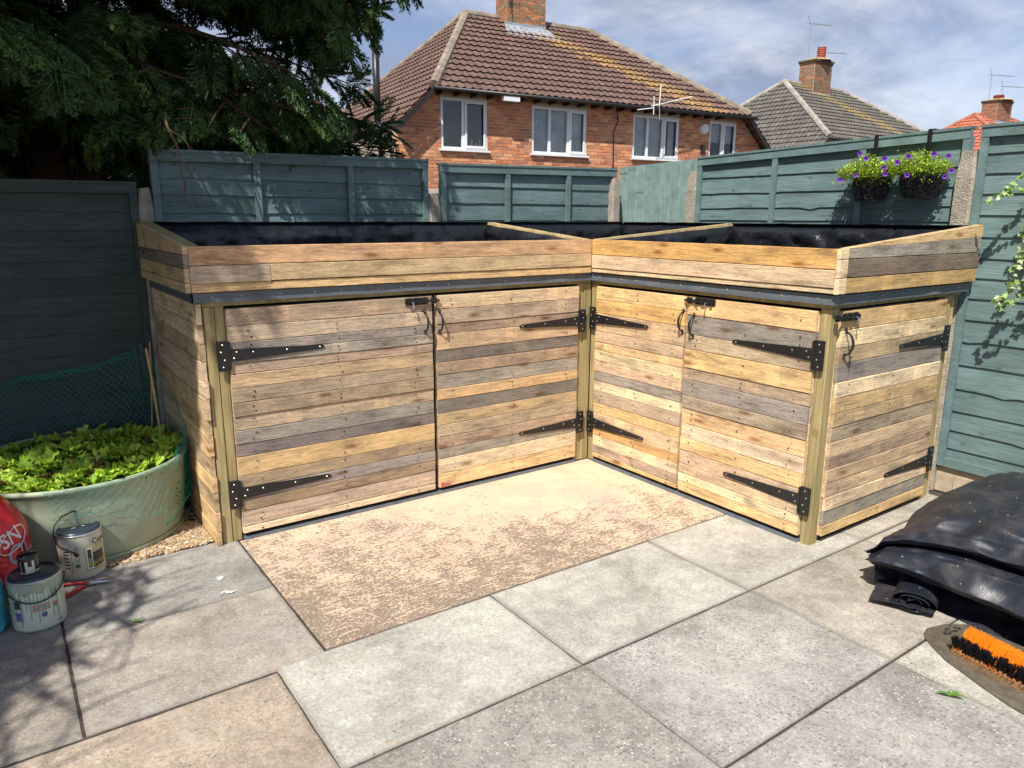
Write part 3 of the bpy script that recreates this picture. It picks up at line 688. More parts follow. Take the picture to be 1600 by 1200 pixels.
# liners
def liner(x0, x1, y0, y1, zf, seed):
    """bag of plastic: walls hang from the rim, wrinkled; zf(x,y) = rim height"""
    mb = MB(); per = [((x0, y0), (x1, y0)), ((x1, y0), (x1, y1)), ((x1, y1), (x0, y1)), ((x0, y1), (x0, y0))]
    zfl = 1.235; nv = 12
    for k, ((ax, ay), (bx, by)) in enumerate(per):
        L = math.hypot(bx-ax, by-ay); n = max(8, int(L/.022)); nx_, ny_ = -(by-ay)/L, (bx-ax)/L
        def f(u, v, ax=ax, ay=ay, bx=bx, by=by, nx_=nx_, ny_=ny_, L=L, k=k):
            x = ax+(bx-ax)*u; y = ay+(by-ay)*u; zt = zf(x, y)+.004; s = u*L
            z = zt-(zt-zfl)*v
            e = min(1, min(u, 1-u)*L/.05)
            d = .004+e*min(1, v*4)*(.050*abs(nz(s*4.5+seed+v*1.4, v*2.0, k+seed))+.040*(.6-crumple(s*6+seed, v*1.6, seed))*.7+.028*abs(nz(s*12+seed, v*6+s*4, k*7+seed))+.008*abs(nz(s*26, v*16, seed)))
            if v == 0: d = -.012
            elif v < .12: d = .002
            z += e*.006*nz(s*7+seed, 3, k)*(1-v)
            return (x+nx_*d, y+ny_*d, z)
        mb.grid(f, n, nv)
    mb.grid(lambda u, v: (x0+(x1-x0)*u, y0+(y1-y0)*v, zfl+.012*nz(u*9+seed, v*9)), 24, 24)
    return mb.build('liner', LINER, trough, smooth=True)
zL = lambda x, y: 1.421+.094*max(0, y+.05)/1.1-.006
zC = lambda x, y: 1.415+.094*max(max(0, y+.05)/1.1, max(0, x+.05)/1.3)
zR = lambda x, y: 1.421+.094*max(0, x+.05)/1.3-.006
liner(-2.316, -.1, -.026, 1.04, zL, 3.1); liner(-.046, 1.24, -.024, 1.04, zC, 8.7); liner(-.026, 1.24, -1.64, -.074, zR, 15.3)
# liner folded over the back rims
mb = MB(); mb.grid(lambda u, v: (-2.34+3.6*u, 1.03+.05*v, 1.516+.004*nz(u*30)-(.03*max(0, v-.7)/.3)+.003*math.sin(v*3)), 120, 6)
mb.grid(lambda u, v: (1.225+.05*v, -1.64+2.7*u, 1.514+.004*nz(u*22, 5)-(.03*max(0, v-.7)/.3)+.003*math.sin(v*3)), 110, 6, flip=True); mb.build('liner_edge', LINER, trough, smooth=True)

# ------------------------------------------------------------------ fences
def fence_board(parent, s0, s1, zt, zb, face, axis, mat, tone, first=False):
    L = abs(s1-s0); n = max(10, int(L/.07)); V = []; F = []; sd_ = random.uniform(0, 900); H = zt-zb
    kp = [(random.uniform(0, L), random.uniform(.006, .014)) for _ in range(random.choice((0, 1, 1, 2)))]
    for i in range(n+1):
        x = -L/2+L*i/n; w = .004*nz(x*2.2+sd_)+.0025*nz(x*7+sd_)
        for kx, ka in kp: w -= ka*math.exp(-((x+L/2-kx)/.04)**2)
        b = -H/2+w; t = H/2+.018
        V += [(x, .004, t), (x, -.004, t), (x, -.016, b), (x, -.008, b)]
    for i in range(n):
        for j in range(4): a, c_ = i*4+j, i*4+(j+1) % 4; F.append((a, a+4, c_+4, c_))
    F += [(0, 1, 2, 3), (n*4+3, n*4+2, n*4+1, n*4)]
    me = bpy.data.meshes.new('board'); me.from_pydata(V, [], F); me.materials.append(mat); me.update()
    sm = (s0+s1)/2; zc = (zt+zb)/2
    loc = (sm, face, zc) if axis == 'x' else (face, sm, zc)
    o = link('board', me, loc, parent, None if axis == 'x' else (0, 0, -math.pi/2)); o.color = (*[tone*random.uniform(.93, 1.06)]*3, 1); return o
def fence_panel(axis, face, s0, s1, z0, ztop0, ztop1, lines, battens, mat, label, tone=1., rail_h=.052):
    lo, hi = min(s0, s1), max(s0, s1)
    base = ((lo+hi)/2, face, z0) if axis == 'x' else (face, (lo+hi)/2, z0)
    p = empty('fence_panel', base, label, 'fence panel', 'lap board fence panels round the yard')
    P = (lambda s, n, z: (s, face-n, z)) if axis == 'x' else (lambda s, n, z: (face-n, s, z))
    def bar(sa, sb, za0, za1, zb0, zb1, n0, n1, name):   # z at sa: za0..za1 ; at sb: zb0..zb1
        mb = MB(); k = 8 if abs(sb-sa) > .5 else 1; vs = []
        for i in range(k+1):
            t = i/k; s = sa+(sb-sa)*t; l0 = za0+(zb0-za0)*t; l1 = za1+(zb1-za1)*t+(.0015*nz(s*5, 2) if k > 1 else 0)
            vs += [P(s, n0, l0), P(s, n1, l0), P(s, n1, l1), P(s, n0, l1)]
        fs = [(i*4+j, i*4+(j+1) % 4, (i+1)*4+(j+1) % 4, (i+1)*4+j) for i in range(k) for j in range(4)]+[(0, 3, 2, 1), (k*4, k*4+1, k*4+2, k*4+3)]
        if axis == 'y': fs = [f[::-1] for f in fs]
        mb.add(vs, fs); o = mb.build(name, mat, p); o.color = (*[tone*random.uniform(.97, 1.08)]*3, 1); return o
    a, b = (s0, s1)
    bar(a, b, ztop0-rail_h, ztop0, ztop1-rail_h, ztop1, .022, .042, 'top_rail')
    bar(a, b, ztop0-.004, ztop0+.010, ztop1-.004, ztop1+.010, -.022, .048, 'capping')
    bar(a, b, z0, z0+.05, z0, z0+.05, .022, .042, 'bottom_rail')
    sg_ = 1 if b > a else -1
    zt = lambda s: ztop0+(ztop1-ztop0)*(s-s0)/(s1-s0)
    for s in [a+sg_*.0205, b-sg_*.0205]+battens:
        w = .0195; bar(s-w, s+w, z0+.051, zt(s)-rail_h-.001, z0+.051, zt(s)-rail_h-.001, .0215, .0395, 'batten')
    zz_ = list(lines)
    while zz_[-1] > z0+.1: zz_.append(zz_[-1]-random.uniform(.095, .118))
    prev = min(ztop0, ztop1)-.01
    for q in zz_:
        q = max(q, z0+.004); fence_board(p, a, b, prev, q, face, axis, mat, tone); prev = q
    return p
fence_panel('y', 1.315, .317, -1.557, .15, 1.975, 2.022, [1.835, 1.722, 1.62, 1.536], [-.345, -.955], FENCE, 'sunlit teal lap fence panel the two hanging baskets hook over')
fence_panel('y', 1.315, -1.604, -3.44, .16, 2.022, 2.016, [1.888, 1.785, 1.681, 1.57, 1.456, 1.343, 1.237, 1.126, 1.008, .89, .753, .615, .487, .371, .266], [-2.25, -2.85], FENCE, 'teal lap fence panel at the far right with ivy in front of it')
fence_panel('x', 1.125, -2.286, -.548, .1, 1.900, 1.922, [1.762, 1.668, 1.567, 1.46], [-1.705, -1.112], FENCE, 'shaded teal lap fence panel directly below the conifer', .92)
fence_panel('x', 1.125, -.449, 1.196, .1, 1.903, 1.928, [1.764, 1.649, 1.528], [.117, .694], FENCE, 'teal lap fence panel below the brick house between two concrete posts', .95)
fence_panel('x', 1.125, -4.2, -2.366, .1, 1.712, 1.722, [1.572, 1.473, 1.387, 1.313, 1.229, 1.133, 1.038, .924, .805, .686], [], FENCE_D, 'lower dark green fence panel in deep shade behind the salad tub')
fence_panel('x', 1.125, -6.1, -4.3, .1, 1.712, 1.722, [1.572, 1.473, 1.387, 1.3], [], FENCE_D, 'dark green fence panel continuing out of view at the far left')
def cpost(x0, x1, y0, y1, z1, label):
    mb = MB(); c_ = .012; n = 14; vs = []
    for i in range(n+1):
        t = i/n; z = z1*t
        ins = 0 if t < .985 else .012
        for (x, y) in ((x0+c_, y0), (x1-c_, y0), (x1, y0+c_), (x1, y1), (x0, y1), (x0, y0+c_)):
            j = .0025*nz(x*30, y*30, z*14)
            vs.append((x+j+(ins if x < (x0+x1)/2 else -ins), y+j+(ins if y < (y0+y1)/2 else -ins), z+(.006 if i == n and x > (x0+x1)/2 else 0)))
    mb.add(vs, [(i*6+j, i*6+(j+1) % 6, (i+1)*6+(j+1) % 6, (i+1)*6+j) for i in range(n) for j in range(6)]+[tuple(n*6+j for j in range(6))])
    tag(mb.build('concrete_post', CONC), label, 'fence post', 'concrete fence posts')
cpost(-2.366, -2.286, 1.075, 1.175, 1.697, 'concrete post between the dark panel and the panel below the conifer')
cpost(-.545, -.452, 1.075, 1.175, 1.706, 'short dark concrete post between the two back fence panels')
cpost(1.135, 1.225, 1.06, 1.17, 1.857, 'concrete post just left of the smooth gate')
cpost(1.275, 1.365, .319, .41, 1.886, 'concrete post just right of the smooth gate')
cpost(1.262, 1.36, -1.602, -1.510, 1.905, 'wide pebbly concrete post right of the hanging baskets')
# concrete gravel boards under the right hand panels
for (y0, y1, lb) in ((.317, -1.51, 'concrete gravel board under the basket fence panel'), (-1.603, -3.44, 'pale concrete gravel board under the far right fence panel')):
    mb = MB(); ya, yb = min(y0, y1), max(y0, y1)
    mb.box(1.30, 1.345, ya, yb, 0, .148); mb.box(1.292, 1.2999, ya+.1, yb-.1, .03, .11)
    tag(mb.build('gravel_board', GRAVELBOARD), lb, 'gravel board')
# gate of upright boards
gate = empty('gate', (1.33, .77, 0), 'smooth pale teal gate of upright boards in the corner behind the planter', 'gate')
yy = 1.196
for i in range(9):
    w = .0955; mb = MB(); zt0 = 1.957+.0235*i/9; zt1 = 1.957+.0235*(i+1)/9
    y0, y1 = yy-w, yy; vs = [(1.335, y1-.0004, .05), (1.335, y0+.0004, .05), (1.335, y0+.0004, zt1), (1.335, y1-.0004, zt0)]
    inn = [(1.328, y1-.005, .05), (1.328, y0+.005, .05), (1.328, y0+.005, zt1), (1.328, y1-.005, zt0)]; bk = [(1.352, y1-.0004, .05), (1.352, y0+.0004, .05), (1.352, y0+.0004, zt1), (1.352, y1-.0004, zt0)]
    mb.add(inn+vs+bk, [(0, 1, 2, 3), (4, 5, 1, 0), (5, 6, 2, 1), (6, 7, 3, 2), (7, 4, 0, 3), (8, 9, 5, 4), (9, 10, 6, 5), (10, 11, 7, 6), (11, 8, 4, 7), (11, 10, 9, 8)])
    o = mb.build('board', GATEP, gate); o.color = (*[random.uniform(.97, 1.04)]*3, 1); yy -= w

# ------------------------------------------------------------------ gravel strip
def stones(name, inside, n, zf, r0, r1, cols, kind_label=None):
    ico = [(-.526,0,.851),(.526,0,.851),(-.526,0,-.851),(.526,0,-.851),(0,.851,.526),(0,.851,-.526),(0,-.851,.526),(0,-.851,-.526),(.851,.526,0),(-.851,.526,0),(.851,-.526,0),(-.851,-.526,0)]
    tri = [(0,1,4),(0,4,9),(9,4,5),(4,8,5),(4,1,8),(8,1,10),(8,10,3),(5,8,3),(5,3,2),(2,3,7),(7,3,10),(7,10,6),(7,6,11),(11,6,0),(0,6,1),(6,10,1),(9,11,0),(9,2,11),(9,5,2),(7,11,2)]
    I = np.array(ico); T = np.array(tri); Vs = []; Fs = []; Cs = []
    for k in range(n):
        x, y = inside(); r = random.uniform(r0, r1); q = Matrix.Rotation(random.uniform(0, 6.28), 3, 'Z') @ Matrix.Rotation(random.uniform(-.6, .6), 3, 'X')
        A = (I*np.random.uniform(.8, 1.2, I.shape)*np.array([r*random.uniform(.9, 1.5), r, r*random.uniform(.5, .8)])) @ np.array(q).T + np.array([x, y, zf(x, y)+random.uniform(-.3, 1.)*r*.8])
        Vs.append(A); Fs.append(T+12*k); c = random.choice(cols); m = random.uniform(.7, 1.2); Cs += [[c[0]*m, c[1]*m, c[2]*m]]*20
    return np_mesh(name, np.concatenate(Vs), np.concatenate(Fs), STONE, Cs, smooth=True)
STONE = vcolored('gravel_stone', .75, .3, var=.2, scale=60, bump=.3)
mb = MB(); mb.box(-3.9, -2.372, .052, 1.09, -.05, -.004); tag(mb.build('gravel_bed', JOINT), kind='structure')
gc = [(.46,.33,.19), (.52,.40,.25), (.36,.24,.14), (.55,.46,.34), (.30,.21,.14), (.48,.30,.15), (.42,.36,.28)]
def in_gravel():
    while True:
        x, y = random.uniform(-3.0, -2.352), random.uniform(.045, 1.0)
        if random.random() < .45: x, y = random.uniform(-2.88, -2.352), random.uniform(.04, .35)
        if math.hypot(x+2.855, y-.56) > .38: return x, y
tag(stones('gravel', in_gravel, 4200, lambda x, y: .003+max(0, .012*nz(x*8, y*8)), .0045, .009, gc), 'tan gravel strip between the salad tub and the paving', 'gravel', kind='stuff')

# ------------------------------------------------------------------ tub of salad
CX, CY = -2.855, .56
M = Mat('sage_tub_plastic', (.33, .39, .27), .48, spec=.4); n = M.noise(M.vec(scale=(1, 1, .4)), 6, 5, .6)
M.color(M.mix(M.ramp(n, (.35, 0.), (.7, 1.)), (.29, .345, .235), (.38, .44, .31))); M.bump(M.noise(M.vec(), 8, 3), .2, .02); TUBM = M.m
tub = empty('tub', (CX, CY, 0), 'large round sage green plastic tub full of salad leaves', 'tub')
mb = MB(); mb.lathe(CX, CY, [(.42, .005), (.455, .008), (.47, .04), (.482, .15), (.492, .28), (.497, .365), (.508, .372), (.513, .382), (.509, .392), (.498, .394), (.486, .386), (.484, .37), (.478, .26), (.47, .22)], 72)
mb.lathe(CX, CY, [(.458, .012), (.466, .004), (.474, .012), (.470, .03)], 72)
for k in range(3):
    for j in range(4):
        a = -.55-.018*k+.03*j; 
for a, zs2 in ((-.62, (.15, .19, .23)), (-.56, (.12, .16, .2, .25)), (-2.1, (.345,)), (-1.9, (.35,)), (-1.2, (.35,))):
    for z_ in zs2:
        x, y = CX+.4925*math.cos(a), CY+.4925*math.sin(a)
        mb.lathe(x, y, [(.0035, z_-.003), (.0035, z_+.003)], 6, 1)
mb.build('tub_body', [TUBM, HOLE], tub, smooth=True)
mb = MB(); mb.grid(lambda u, v: (CX+.478*v*math.cos(2*math.pi*u), CY+.478*v*math.sin(2*math.pi*u), .29+.02*nz(u*9, v*7)), 40, 8); mb.build('soil', SOIL, tub)
def ruffled_leaf(rs, base, azim, tilt, L, Wd, col):
    """curly salad leaf: fan grid with wavy margin"""
    nu, nv = 7, 5; V = []; sd_ = rs.uniform(0, 99)
    ca, sa = math.cos(azim), math.sin(azim)
    for j in range(nv+1):
        t = j/nv
        r = L*t; hx = r*math.cos(tilt*(1-.0)-.9*t*t*1.0); hz = r*math.sin(tilt)-.35*L*t*t*max(0, math.cos(tilt))
        wdt = Wd*(.18+.95*math.sin(min(1, t*1.08)*math.pi*.62)**1.1)
        for i in range(nu+1):
            s = (i/nu-.5)*2; e = abs(s)
            ru = .36*L*(t**1.3)*nz(s*3.4+sd_, t*4.2, sd_)*(.35+e)+.30*L*nz(s*9+sd_, t*10, sd_)*t
            lx = hx+.10*L*nz(s*5, sd_, t*4)*t; ly = s*wdt*(1+.25*nz(t*7+sd_, s)); lz = hz+ru+.22*wdt*e*e
            V.append((base[0]+lx*ca-ly*sa, base[1]+lx*sa+ly*ca, base[2]+lz))
    F = [(j*(nu+1)+i, j*(nu+1)+i+1, (j+1)*(nu+1)+i+1, (j+1)*(nu+1)+i) for j in range(nv) for i in range(nu)]
    return V, F
def leaf_mass(name, mat, items, parent=None, origin=(0, 0, 0)):
    Vs = []; Fs = []; Cs = []; b = 0
    for V, F, c in items:
        Vs.append(np.array(V)); Fs.append(np.array(F)+b); b += len(V)
        for q in range(len(F)):
            k = random.uniform(.88, 1.12); Cs.append((c[0]*k, c[1]*k, c[2]*k))
    return np_mesh(name, np.concatenate(Vs), np.concatenate(Fs), mat, Cs, parent, origin, smooth=True)
rs = random.Random(5); items = []
SAL = [(.40, .60, .05), (.52, .70, .08), (.30, .50, .04), (.44, .64, .06), (.58, .72, .14), (.22, .38, .04)]
for k in range(2900):
    a = rs.uniform(0, 6.283); r = .445*math.sqrt(rs.random()); x, y = CX+r*math.cos(a), CY+r*math.sin(a)
    if y > CY+.30 and rs.random() < .75: continue
    c = rs.choice(SAL)
    if rs.random() < .06: c = (.16, .10, .04)
    h = .315+.085*nz(x*6, y*6)+rs.uniform(0, .055)
    if r > .38: h = max(h, .365)
    V, F = ruffled_leaf(rs, (x, y, h), rs.uniform(0, 6.283), rs.uniform(.3, 1.35), rs.uniform(.028, .078), rs.uniform(.013, .032), c); items.append((V, F, c))
tag(leaf_mass('salad_leaves', LEAF, items), 'bright green frilly salad leaves crowding the sage green tub', 'salad', kind='stuff')
# canes
for (p0, p1, r, lb) in (((-2.476, .6, .89), (-2.440, .6, .27), .006, 'thick pale bamboo cane leaning in the front right of the tub'), ((-2.405, .93, .87), (-2.45, .90, .27), .0042, 'thin bamboo cane at the back of the tub against the store')):
    mb = MB(); p0, p1 = Vector(p0), Vector(p1); pts = []; rad = []
    for i in range(17):
        t = i/16; pts.append(p0.lerp(p1, t)+Vector((.002*math.sin(t*5), 0, 0))); rad.append(r*(1.18 if i % 5 == 2 else 1))
    mb.tube(pts, rad, 8); tag(mb.build('bamboo_cane', simple('bamboo', (.50, .34, .16), .5, var=.25, scale=25)), lb, 'cane')
# netting
M = Mat('green_net', (.02, .30, .24), .5); NETM = M.m
net = MB()
def net_sheet(S, nu, nv, w=.00055, edge=True):
    P_ = [[Vector(S(i/nu, j/nv)) for i in range(nu+1)] for j in range(nv+1)]
    for j in range(nv+1):
        for i in range(nu+1):
            P_[j][i] += Vector([random.uniform(-.0035, .0035) for _ in range(3)])
    def strand(a, b, r=w):
        net.tube([a, b], r, 3, cap=False)
    for j in range(nv):
        for i in range(nu):
            if (i+j) % 2 == 0: strand(P_[j][i], P_[j+1][i+1])
            else: strand(P_[j][i+1], P_[j+1][i])
    if edge:
        for row in (P_[0], P_[-1]):
            for i in range(nu): strand(row[i], row[i+1], .0011)
def top_z(u): # height of the net's upper hem along the back
    return .70+.16*max(0, (u-.55)/.45)**1.3+.05*math.exp(-((u-.05)/.08)**2)-.02*math.sin(u*9)
def back(u, v):
    a = R(178)+(R(40)-R(178))*u; r = .50+.02*math.sin(u*20+v*3)
    x = CX+r*math.cos(a)*1.0; y = min(1.07, CY+r*math.sin(a)+.02)
    zt = top_z(u); return (x+.012*nz(u*14, v*4), y+.02*nz(u*9, v*5, 3), .34+(zt-.34)*v)
net_sheet(back, 74, 22, .0008)
def right(u, v):
    a = R(40)+(R(-52)-R(40))*u; r = .515
    zt = .875-.50*u**.55+.02*math.sin(u*11); zl = .12-.04*math.sin(u*7)
    x = min(-2.352, CX+r*math.cos(a)+.012*nz(u*12, v*7)); return (x, CY+r*math.sin(a)+.01*nz(u*6, v*9, 4), zl+(max(zt, .40)-zl)*v)
net_sheet(right, 44, 28, .0007)
def front(u, v):
    a = R(-50)+(R(-108)-R(-50))*u; zl = .20+.10*u**2-.03*math.sin(u*8); r = .512
    return (CX+r*math.cos(a)+.004*nz(u*20, v*8), CY+r*math.sin(a)-.004, zl+(.392-zl)*v)
net_sheet(front, 24, 8)
for _ in range(5):   # bunched hem
    a0 = random.uniform(0, 3); net.tube([Vector(back(i/40, 1))+Vector((0, 0, -.006*_+.008*math.sin(i*.9+a0))) for i in range(41)], .0012, 3, cap=False)
for _ in range(4):
    a0 = random.uniform(0, 3); net.tube([Vector(right(1-i/30*.75, 0))+Vector((.002*math.sin(i+a0), 0, .01*math.sin(i*.8+a0))) for i in range(31)], .0013, 3, cap=False)
tag(net.build('garden_net', NETM), 'fine green garden netting draped over canes round the salad tub', 'netting')

# ------------------------------------------------------------------ lettering helper
def text_tris(body, size):
    cu = bpy.data.curves.new('t', 'FONT'); cu.body = body; cu.size = size; cu.resolution_u = 3; cu.offset = size*.012
    ob = bpy.data.objects.new('t', cu); C.objects.link(ob); dg = bpy.context.evaluated_depsgraph_get()
    me = ob.evaluated_get(dg).to_mesh(); V = [tuple(v.co) for v in me.vertices]; F = [tuple(p.vertices) for p in me.polygons]
    ob.evaluated_get(dg).to_mesh_clear(); bpy.data.objects.remove(ob); bpy.data.curves.remove(cu); return V, F

# ------------------------------------------------------------------ paint tins
TINW = simple('tin_print_cream', (.60, .60, .47), .4, var=.06, scale=4, bump=0)
TIND = simple('tin_pale_green', (.55, .63, .52), .4, var=.12, scale=5, bump=0)
LIDM = simple('navy_paint_lid', (.022, .030, .050), .3, var=.6, scale=6, bump=.2, bscale=12)
SILV = simple('tin_rim_metal', (.42, .46, .44), .3, .6, bump=0)
INK = simple('label_dark_ink', (.04, .042, .03), .5, bump=0)
YEL = simple('label_yellow_ink', (.62, .42, .06), .5, bump=0); GRNI = simple('label_green_ink', (.20, .40, .05), .5, var=.5, scale=30, bump=0)
BRN = simple('label_brown_ink', (.16, .08, .05), .5, bump=0); GOLD = simple('label_gold_panel', (.47, .40, .22), .5, bump=0); WHT = simple('label_white', (.78, .78, .74), .5, bump=0)
DRIP = simple('sage_paint_drip', (.13, .22, .14), .35, var=.2, bump=0); SAGE = simple('sage_paint', (.30, .38, .28), .35, var=.2, bump=0)
PINKI = simple('label_pink_ink', (.45, .13, .13), .5, bump=0); BLUI = simple('label_blue_ink', (.10, .12, .26), .5, bump=0)
def onbody(mb, cx, cy, r, az, z, pts, mi, off=.0006, fs=None):
    """flat print wrapped on the can: pts (s, t) in metres round (az, z)"""
    vs = [(cx+(r+off)*math.cos(az+s/r), cy+(r+off)*math.sin(az+s/r), z+t) for s, t in pts]
    mb.add(vs, fs or [tuple(range(len(vs)))], mi)
def rect(s0, s1, t0, t1, n=6): 
    return [(s0+(s1-s0)*i/n, t) for t in (t0, t1) for i in range(n+1)], [(i, i+1, n+2+i, n+1+i) for i in range(n)]
def prect(mb, cx, cy, r, az, z, s0, s1, t0, t1, mi, off=.0006):
    v, f = rect(s0, s1, t0, t1); onbody(mb, cx, cy, r, az, z, v, mi, off, f)
def pring(mb, cx, cy, r, az, z, s, t, R0, R1, mi, off=.0008, n=16):
    v = [(s+q*math.cos(2*math.pi*i/n), t+q*math.sin(2*math.pi*i/n)) for q in (R0, R1) for i in range(n)]
    onbody(mb, cx, cy, r, az, z, v, mi, off, [(i, (i+1) % n, n+(i+1) % n, n+i)[::-1] for i in range(n)])
def ptext(mb, cx, cy, r, az, z, s, t, body, size, mi, rot=0., off=.0009):
    V, F = text_tris(body, size); c_, s_ = math.cos(rot), math.sin(rot)
    onbody(mb, cx, cy, r, az, z, [(s+x*c_-y*s_, t+x*s_+y*c_) for x, y, _ in V], mi, off, F)
def tin(cx, cy, r, h, body_mat, label):
    t = empty('paint_tin', (cx, cy, 0), label, 'paint tin')
    mb = MB(); mb.lathe(cx, cy, [(r*.985, .002), (r, .005), (r, h-.012), (r*1.012, h-.008), (r*1.02, h-.002), (r*1.0, h+.001), (r*.965, h-.003), (r*.955, h-.012)], 48, 0)
    mb.build('can', [body_mat], t, smooth=True)
    mb = MB(); mb.lathe(cx, cy, [(r*1.006, .003), (r*1.013, .006), (r*1.006, .010)], 48, 0); mb.build('metal_rim', SILV, t, smooth=True)
    mb = MB(); mb.lathe(cx, cy, [(r*1.008, h-.010), (r*1.024, h-.003), (r*1.01, h+.0025), (r*.96, h-.001)], 48, 0)
    mb.build('metal_rim', SILV, t, smooth=True)
    mb = MB(); mb.lathe(cx, cy, [(r*.965, h-.004), (r*.93, h+.008), (r*.84, h+.012), (r*.80, h+.006), (r*.70, h+.005), (r*.35, h+.009), (.001, h+.010)], 48, 0)
    mb.build('lid', LIDM, t, smooth=True)
    return t
AZ = math.atan2(-3.5, -.1)                # direction towards the camera from the tins
# rear tin with printed label
cx, cy, r, h = -2.905, .055, .0895, .208
t2 = tin(cx, cy, r, h, TINW, 'cream paint tin with round icons and picture label, standing by the gravel')
mb = MB(); az = -1.48
mm = [INK, BRN, GOLD, YEL, GRNI, WHT, DIM] if False else [INK, BRN, GOLD, YEL, GRNI, WHT]
prect(mb, cx, cy, r, az, 0, .000, .088, .035, .150, 2)
prect(mb, cx, cy, r, az, 0, .030, .088, .050, .118, 0, .0009)
v = [(.030, .118), (.088, .118), (.088, .145), (.055, .135)]; onbody(mb, cx, cy, r, az, 0, v, 4, .0010)
prect(mb, cx, cy, r, az, 0, .006, .030, .045, .142, 5, .0012); prect(mb, cx, cy, r, az, 0, .010, .026, .052, .136, 0, .0015)
v = [(.012, .056), (.024, .056), (.024, .09), (.012, .1)]; onbody(mb, cx, cy, r, az, 0, v, 4, .0018)
ptext(mb, cx, cy, r, az, 0, .026, .052, 'Wood', .030, 3, .25, .002)
ptext(mb, cx, cy, r, az, 0, .034, .154, 'Cuprinol', .036, 0, .02)
for i, tz in enumerate((.148, .122, .096, .070)):
    pring(mb, cx, cy, r, az, 0, -.030, tz, .0078, .0100, 0); pring(mb, cx, cy, r, az, 0, -.030, tz, .0001, .0078, (5, 1, 5, 4)[i]); pring(mb, cx, cy, r, az, 0, -.030, tz, .0018, .0048, 0, .0011)
prect(mb, cx, cy, r, az, 0, -.052, -.0505, .04, .17, 0)
for i in range(7): prect(mb, cx, cy, r, az, 0, -.085, -.06, .06+i*.015, .066+i*.015, 0 if i % 2 else 1)
mb.build('printed_label', mm, t2)
mb = MB(); ctl = [(-.088, -.03, -.035), (-.095, -.04, .01), (-.085, -.035, .05), (-.055, -.02, .075), (-.01, .01, .08), (.03, .03, .065), (.055, .05, .035)]
pts = [(cx+a, cy+b, h+c_) for a, b, c_ in ctl][::-1]+[(cx-.078, cy-.058, h-.045), (cx-.05, cy-.083, h-.06), (cx-.028, cy-.093, h-.072)]
mb.tube(pts, .0032, 8); mb.tube([pts[-1], Vector(pts[-1])+Vector((.004, -.002, -.01))], .007, 8); mb.build('carry_handle', BLACKPL, t2, smooth=True)
mb = MB()
for q in range(5):
    p = blob(cx+random.uniform(-.03, .03), cy+random.uniform(-.03, .02), random.uniform(.004, .012), random.uniform(.004, .008), h+.0115, q*3.3, 12, .7); mb.add(p, [tuple(range(12))])
mb.build('paint_splash', SAGE, t2)
# front tin with drips
cx, cy, r, h = -3.088, -.315, .0905, .205
t1 = tin(cx, cy, r, h, TIND, 'pale paint tin streaked with green drips, nearest the camera')
mb = MB(); az = -1.60
n = 90; vs = []; 
for i in range(n+1):
    s = -.135+.27*i/n; dn = .045+.022*nz(s*40, 3)+.014*nz(s*120, 9)
    vs.append((s, h-.012)); vs.append((s, h-dn))
onbody(mb, cx, cy, r, az, 0, vs, 1, .0012, [(2*i, 2*i+1, 2*i+3, 2*i+2) for i in range(n)])
for k in range(17):
    s = -.10+.2*k/16+random.uniform(-.004, .004); L = random.uniform(.05, .15); w = random.uniform(.001, .0024)
    prect(mb, cx, cy, r, az, 0, s-w/2, s+w/2, max(.012, h-.03-L), h-.04, 0, .0015)
for i in range(3): prect(mb, cx, cy, r, az, 0, -.02, .04, .105-i*.009, .110-i*.009, (2, 0, 2)[i], .0009)
prect(mb, cx, cy, r, az, 0, .052, .068, .085, .105, 2); pring(mb, cx, cy, r, az, 0, .018, .068, .0001, .008, 3, .001); pring(mb, cx, cy, r, az, 0, .018, .068, .008, .010, 4)
ptext(mb, cx, cy, r, az, 0, .062, .016, '100', .017, 3, .1); prect(mb, cx, cy, r, az, 0, -.085, -.06, .05, .085, 3); prect(mb, cx, cy, r, az, 0, -.085, -.06, .1, .13, 4)
for i in range(5): prect(mb, cx, cy, r, az, 0, .045, .075, .125+i*.007, .128+i*.007, 0 if i % 2 else 4, .0009)
mb.build('printed_label', [DRIP, SAGE, PINKI, BLUI, INK], t1)
mb = MB(); pts = []
for i in range(25):
    t = math.pi*i/24; a = az-math.pi*.5+math.pi*i/24
    pts.append((cx+r*1.09*math.cos(a), cy+r*1.09*math.sin(a), h-.018-.062*math.sin(t)))
mb.tube(pts, .0028, 8); mb.build('carry_handle', BLACKPL, t1, smooth=True)
# sample pot on top
sx_, sy_, sr = -3.100, -.312, .033; zb = .218
pot = empty('sample_pot', (sx_, sy_, zb), 'small sample pot smeared with black paint, standing on the dripping tin', 'paint pot')
mb = MB(); mb.lathe(sx_, sy_, [(.001, zb), (sr, zb), (sr, zb+.058), (sr*1.05, zb+.060)], 24); mb.build('pot_body', WHT, pot, smooth=True)
mb = MB(); mb.lathe(sx_, sy_, [(sr*1.06, zb+.050), (sr*1.08, zb+.066), (sr*.9, zb+.074), (.001, zb+.073)], 24); mb.build('lid', simple('black_paint', (.012, .011, .012), .2, bump=.3, bscale=20), pot, smooth=True)
mb = MB()
for k in range(9):
    a = k/9*2*math.pi; 
    for q in range(1): prect(mb, sx_, sy_, sr, a, zb, -.009, .008+random.uniform(-.004, .003), random.uniform(.002, .03), .055, 0, .001)
mb.build('paint_drip', simple('black_paint_run', (.013, .012, .013), .2, bump=0), pot)
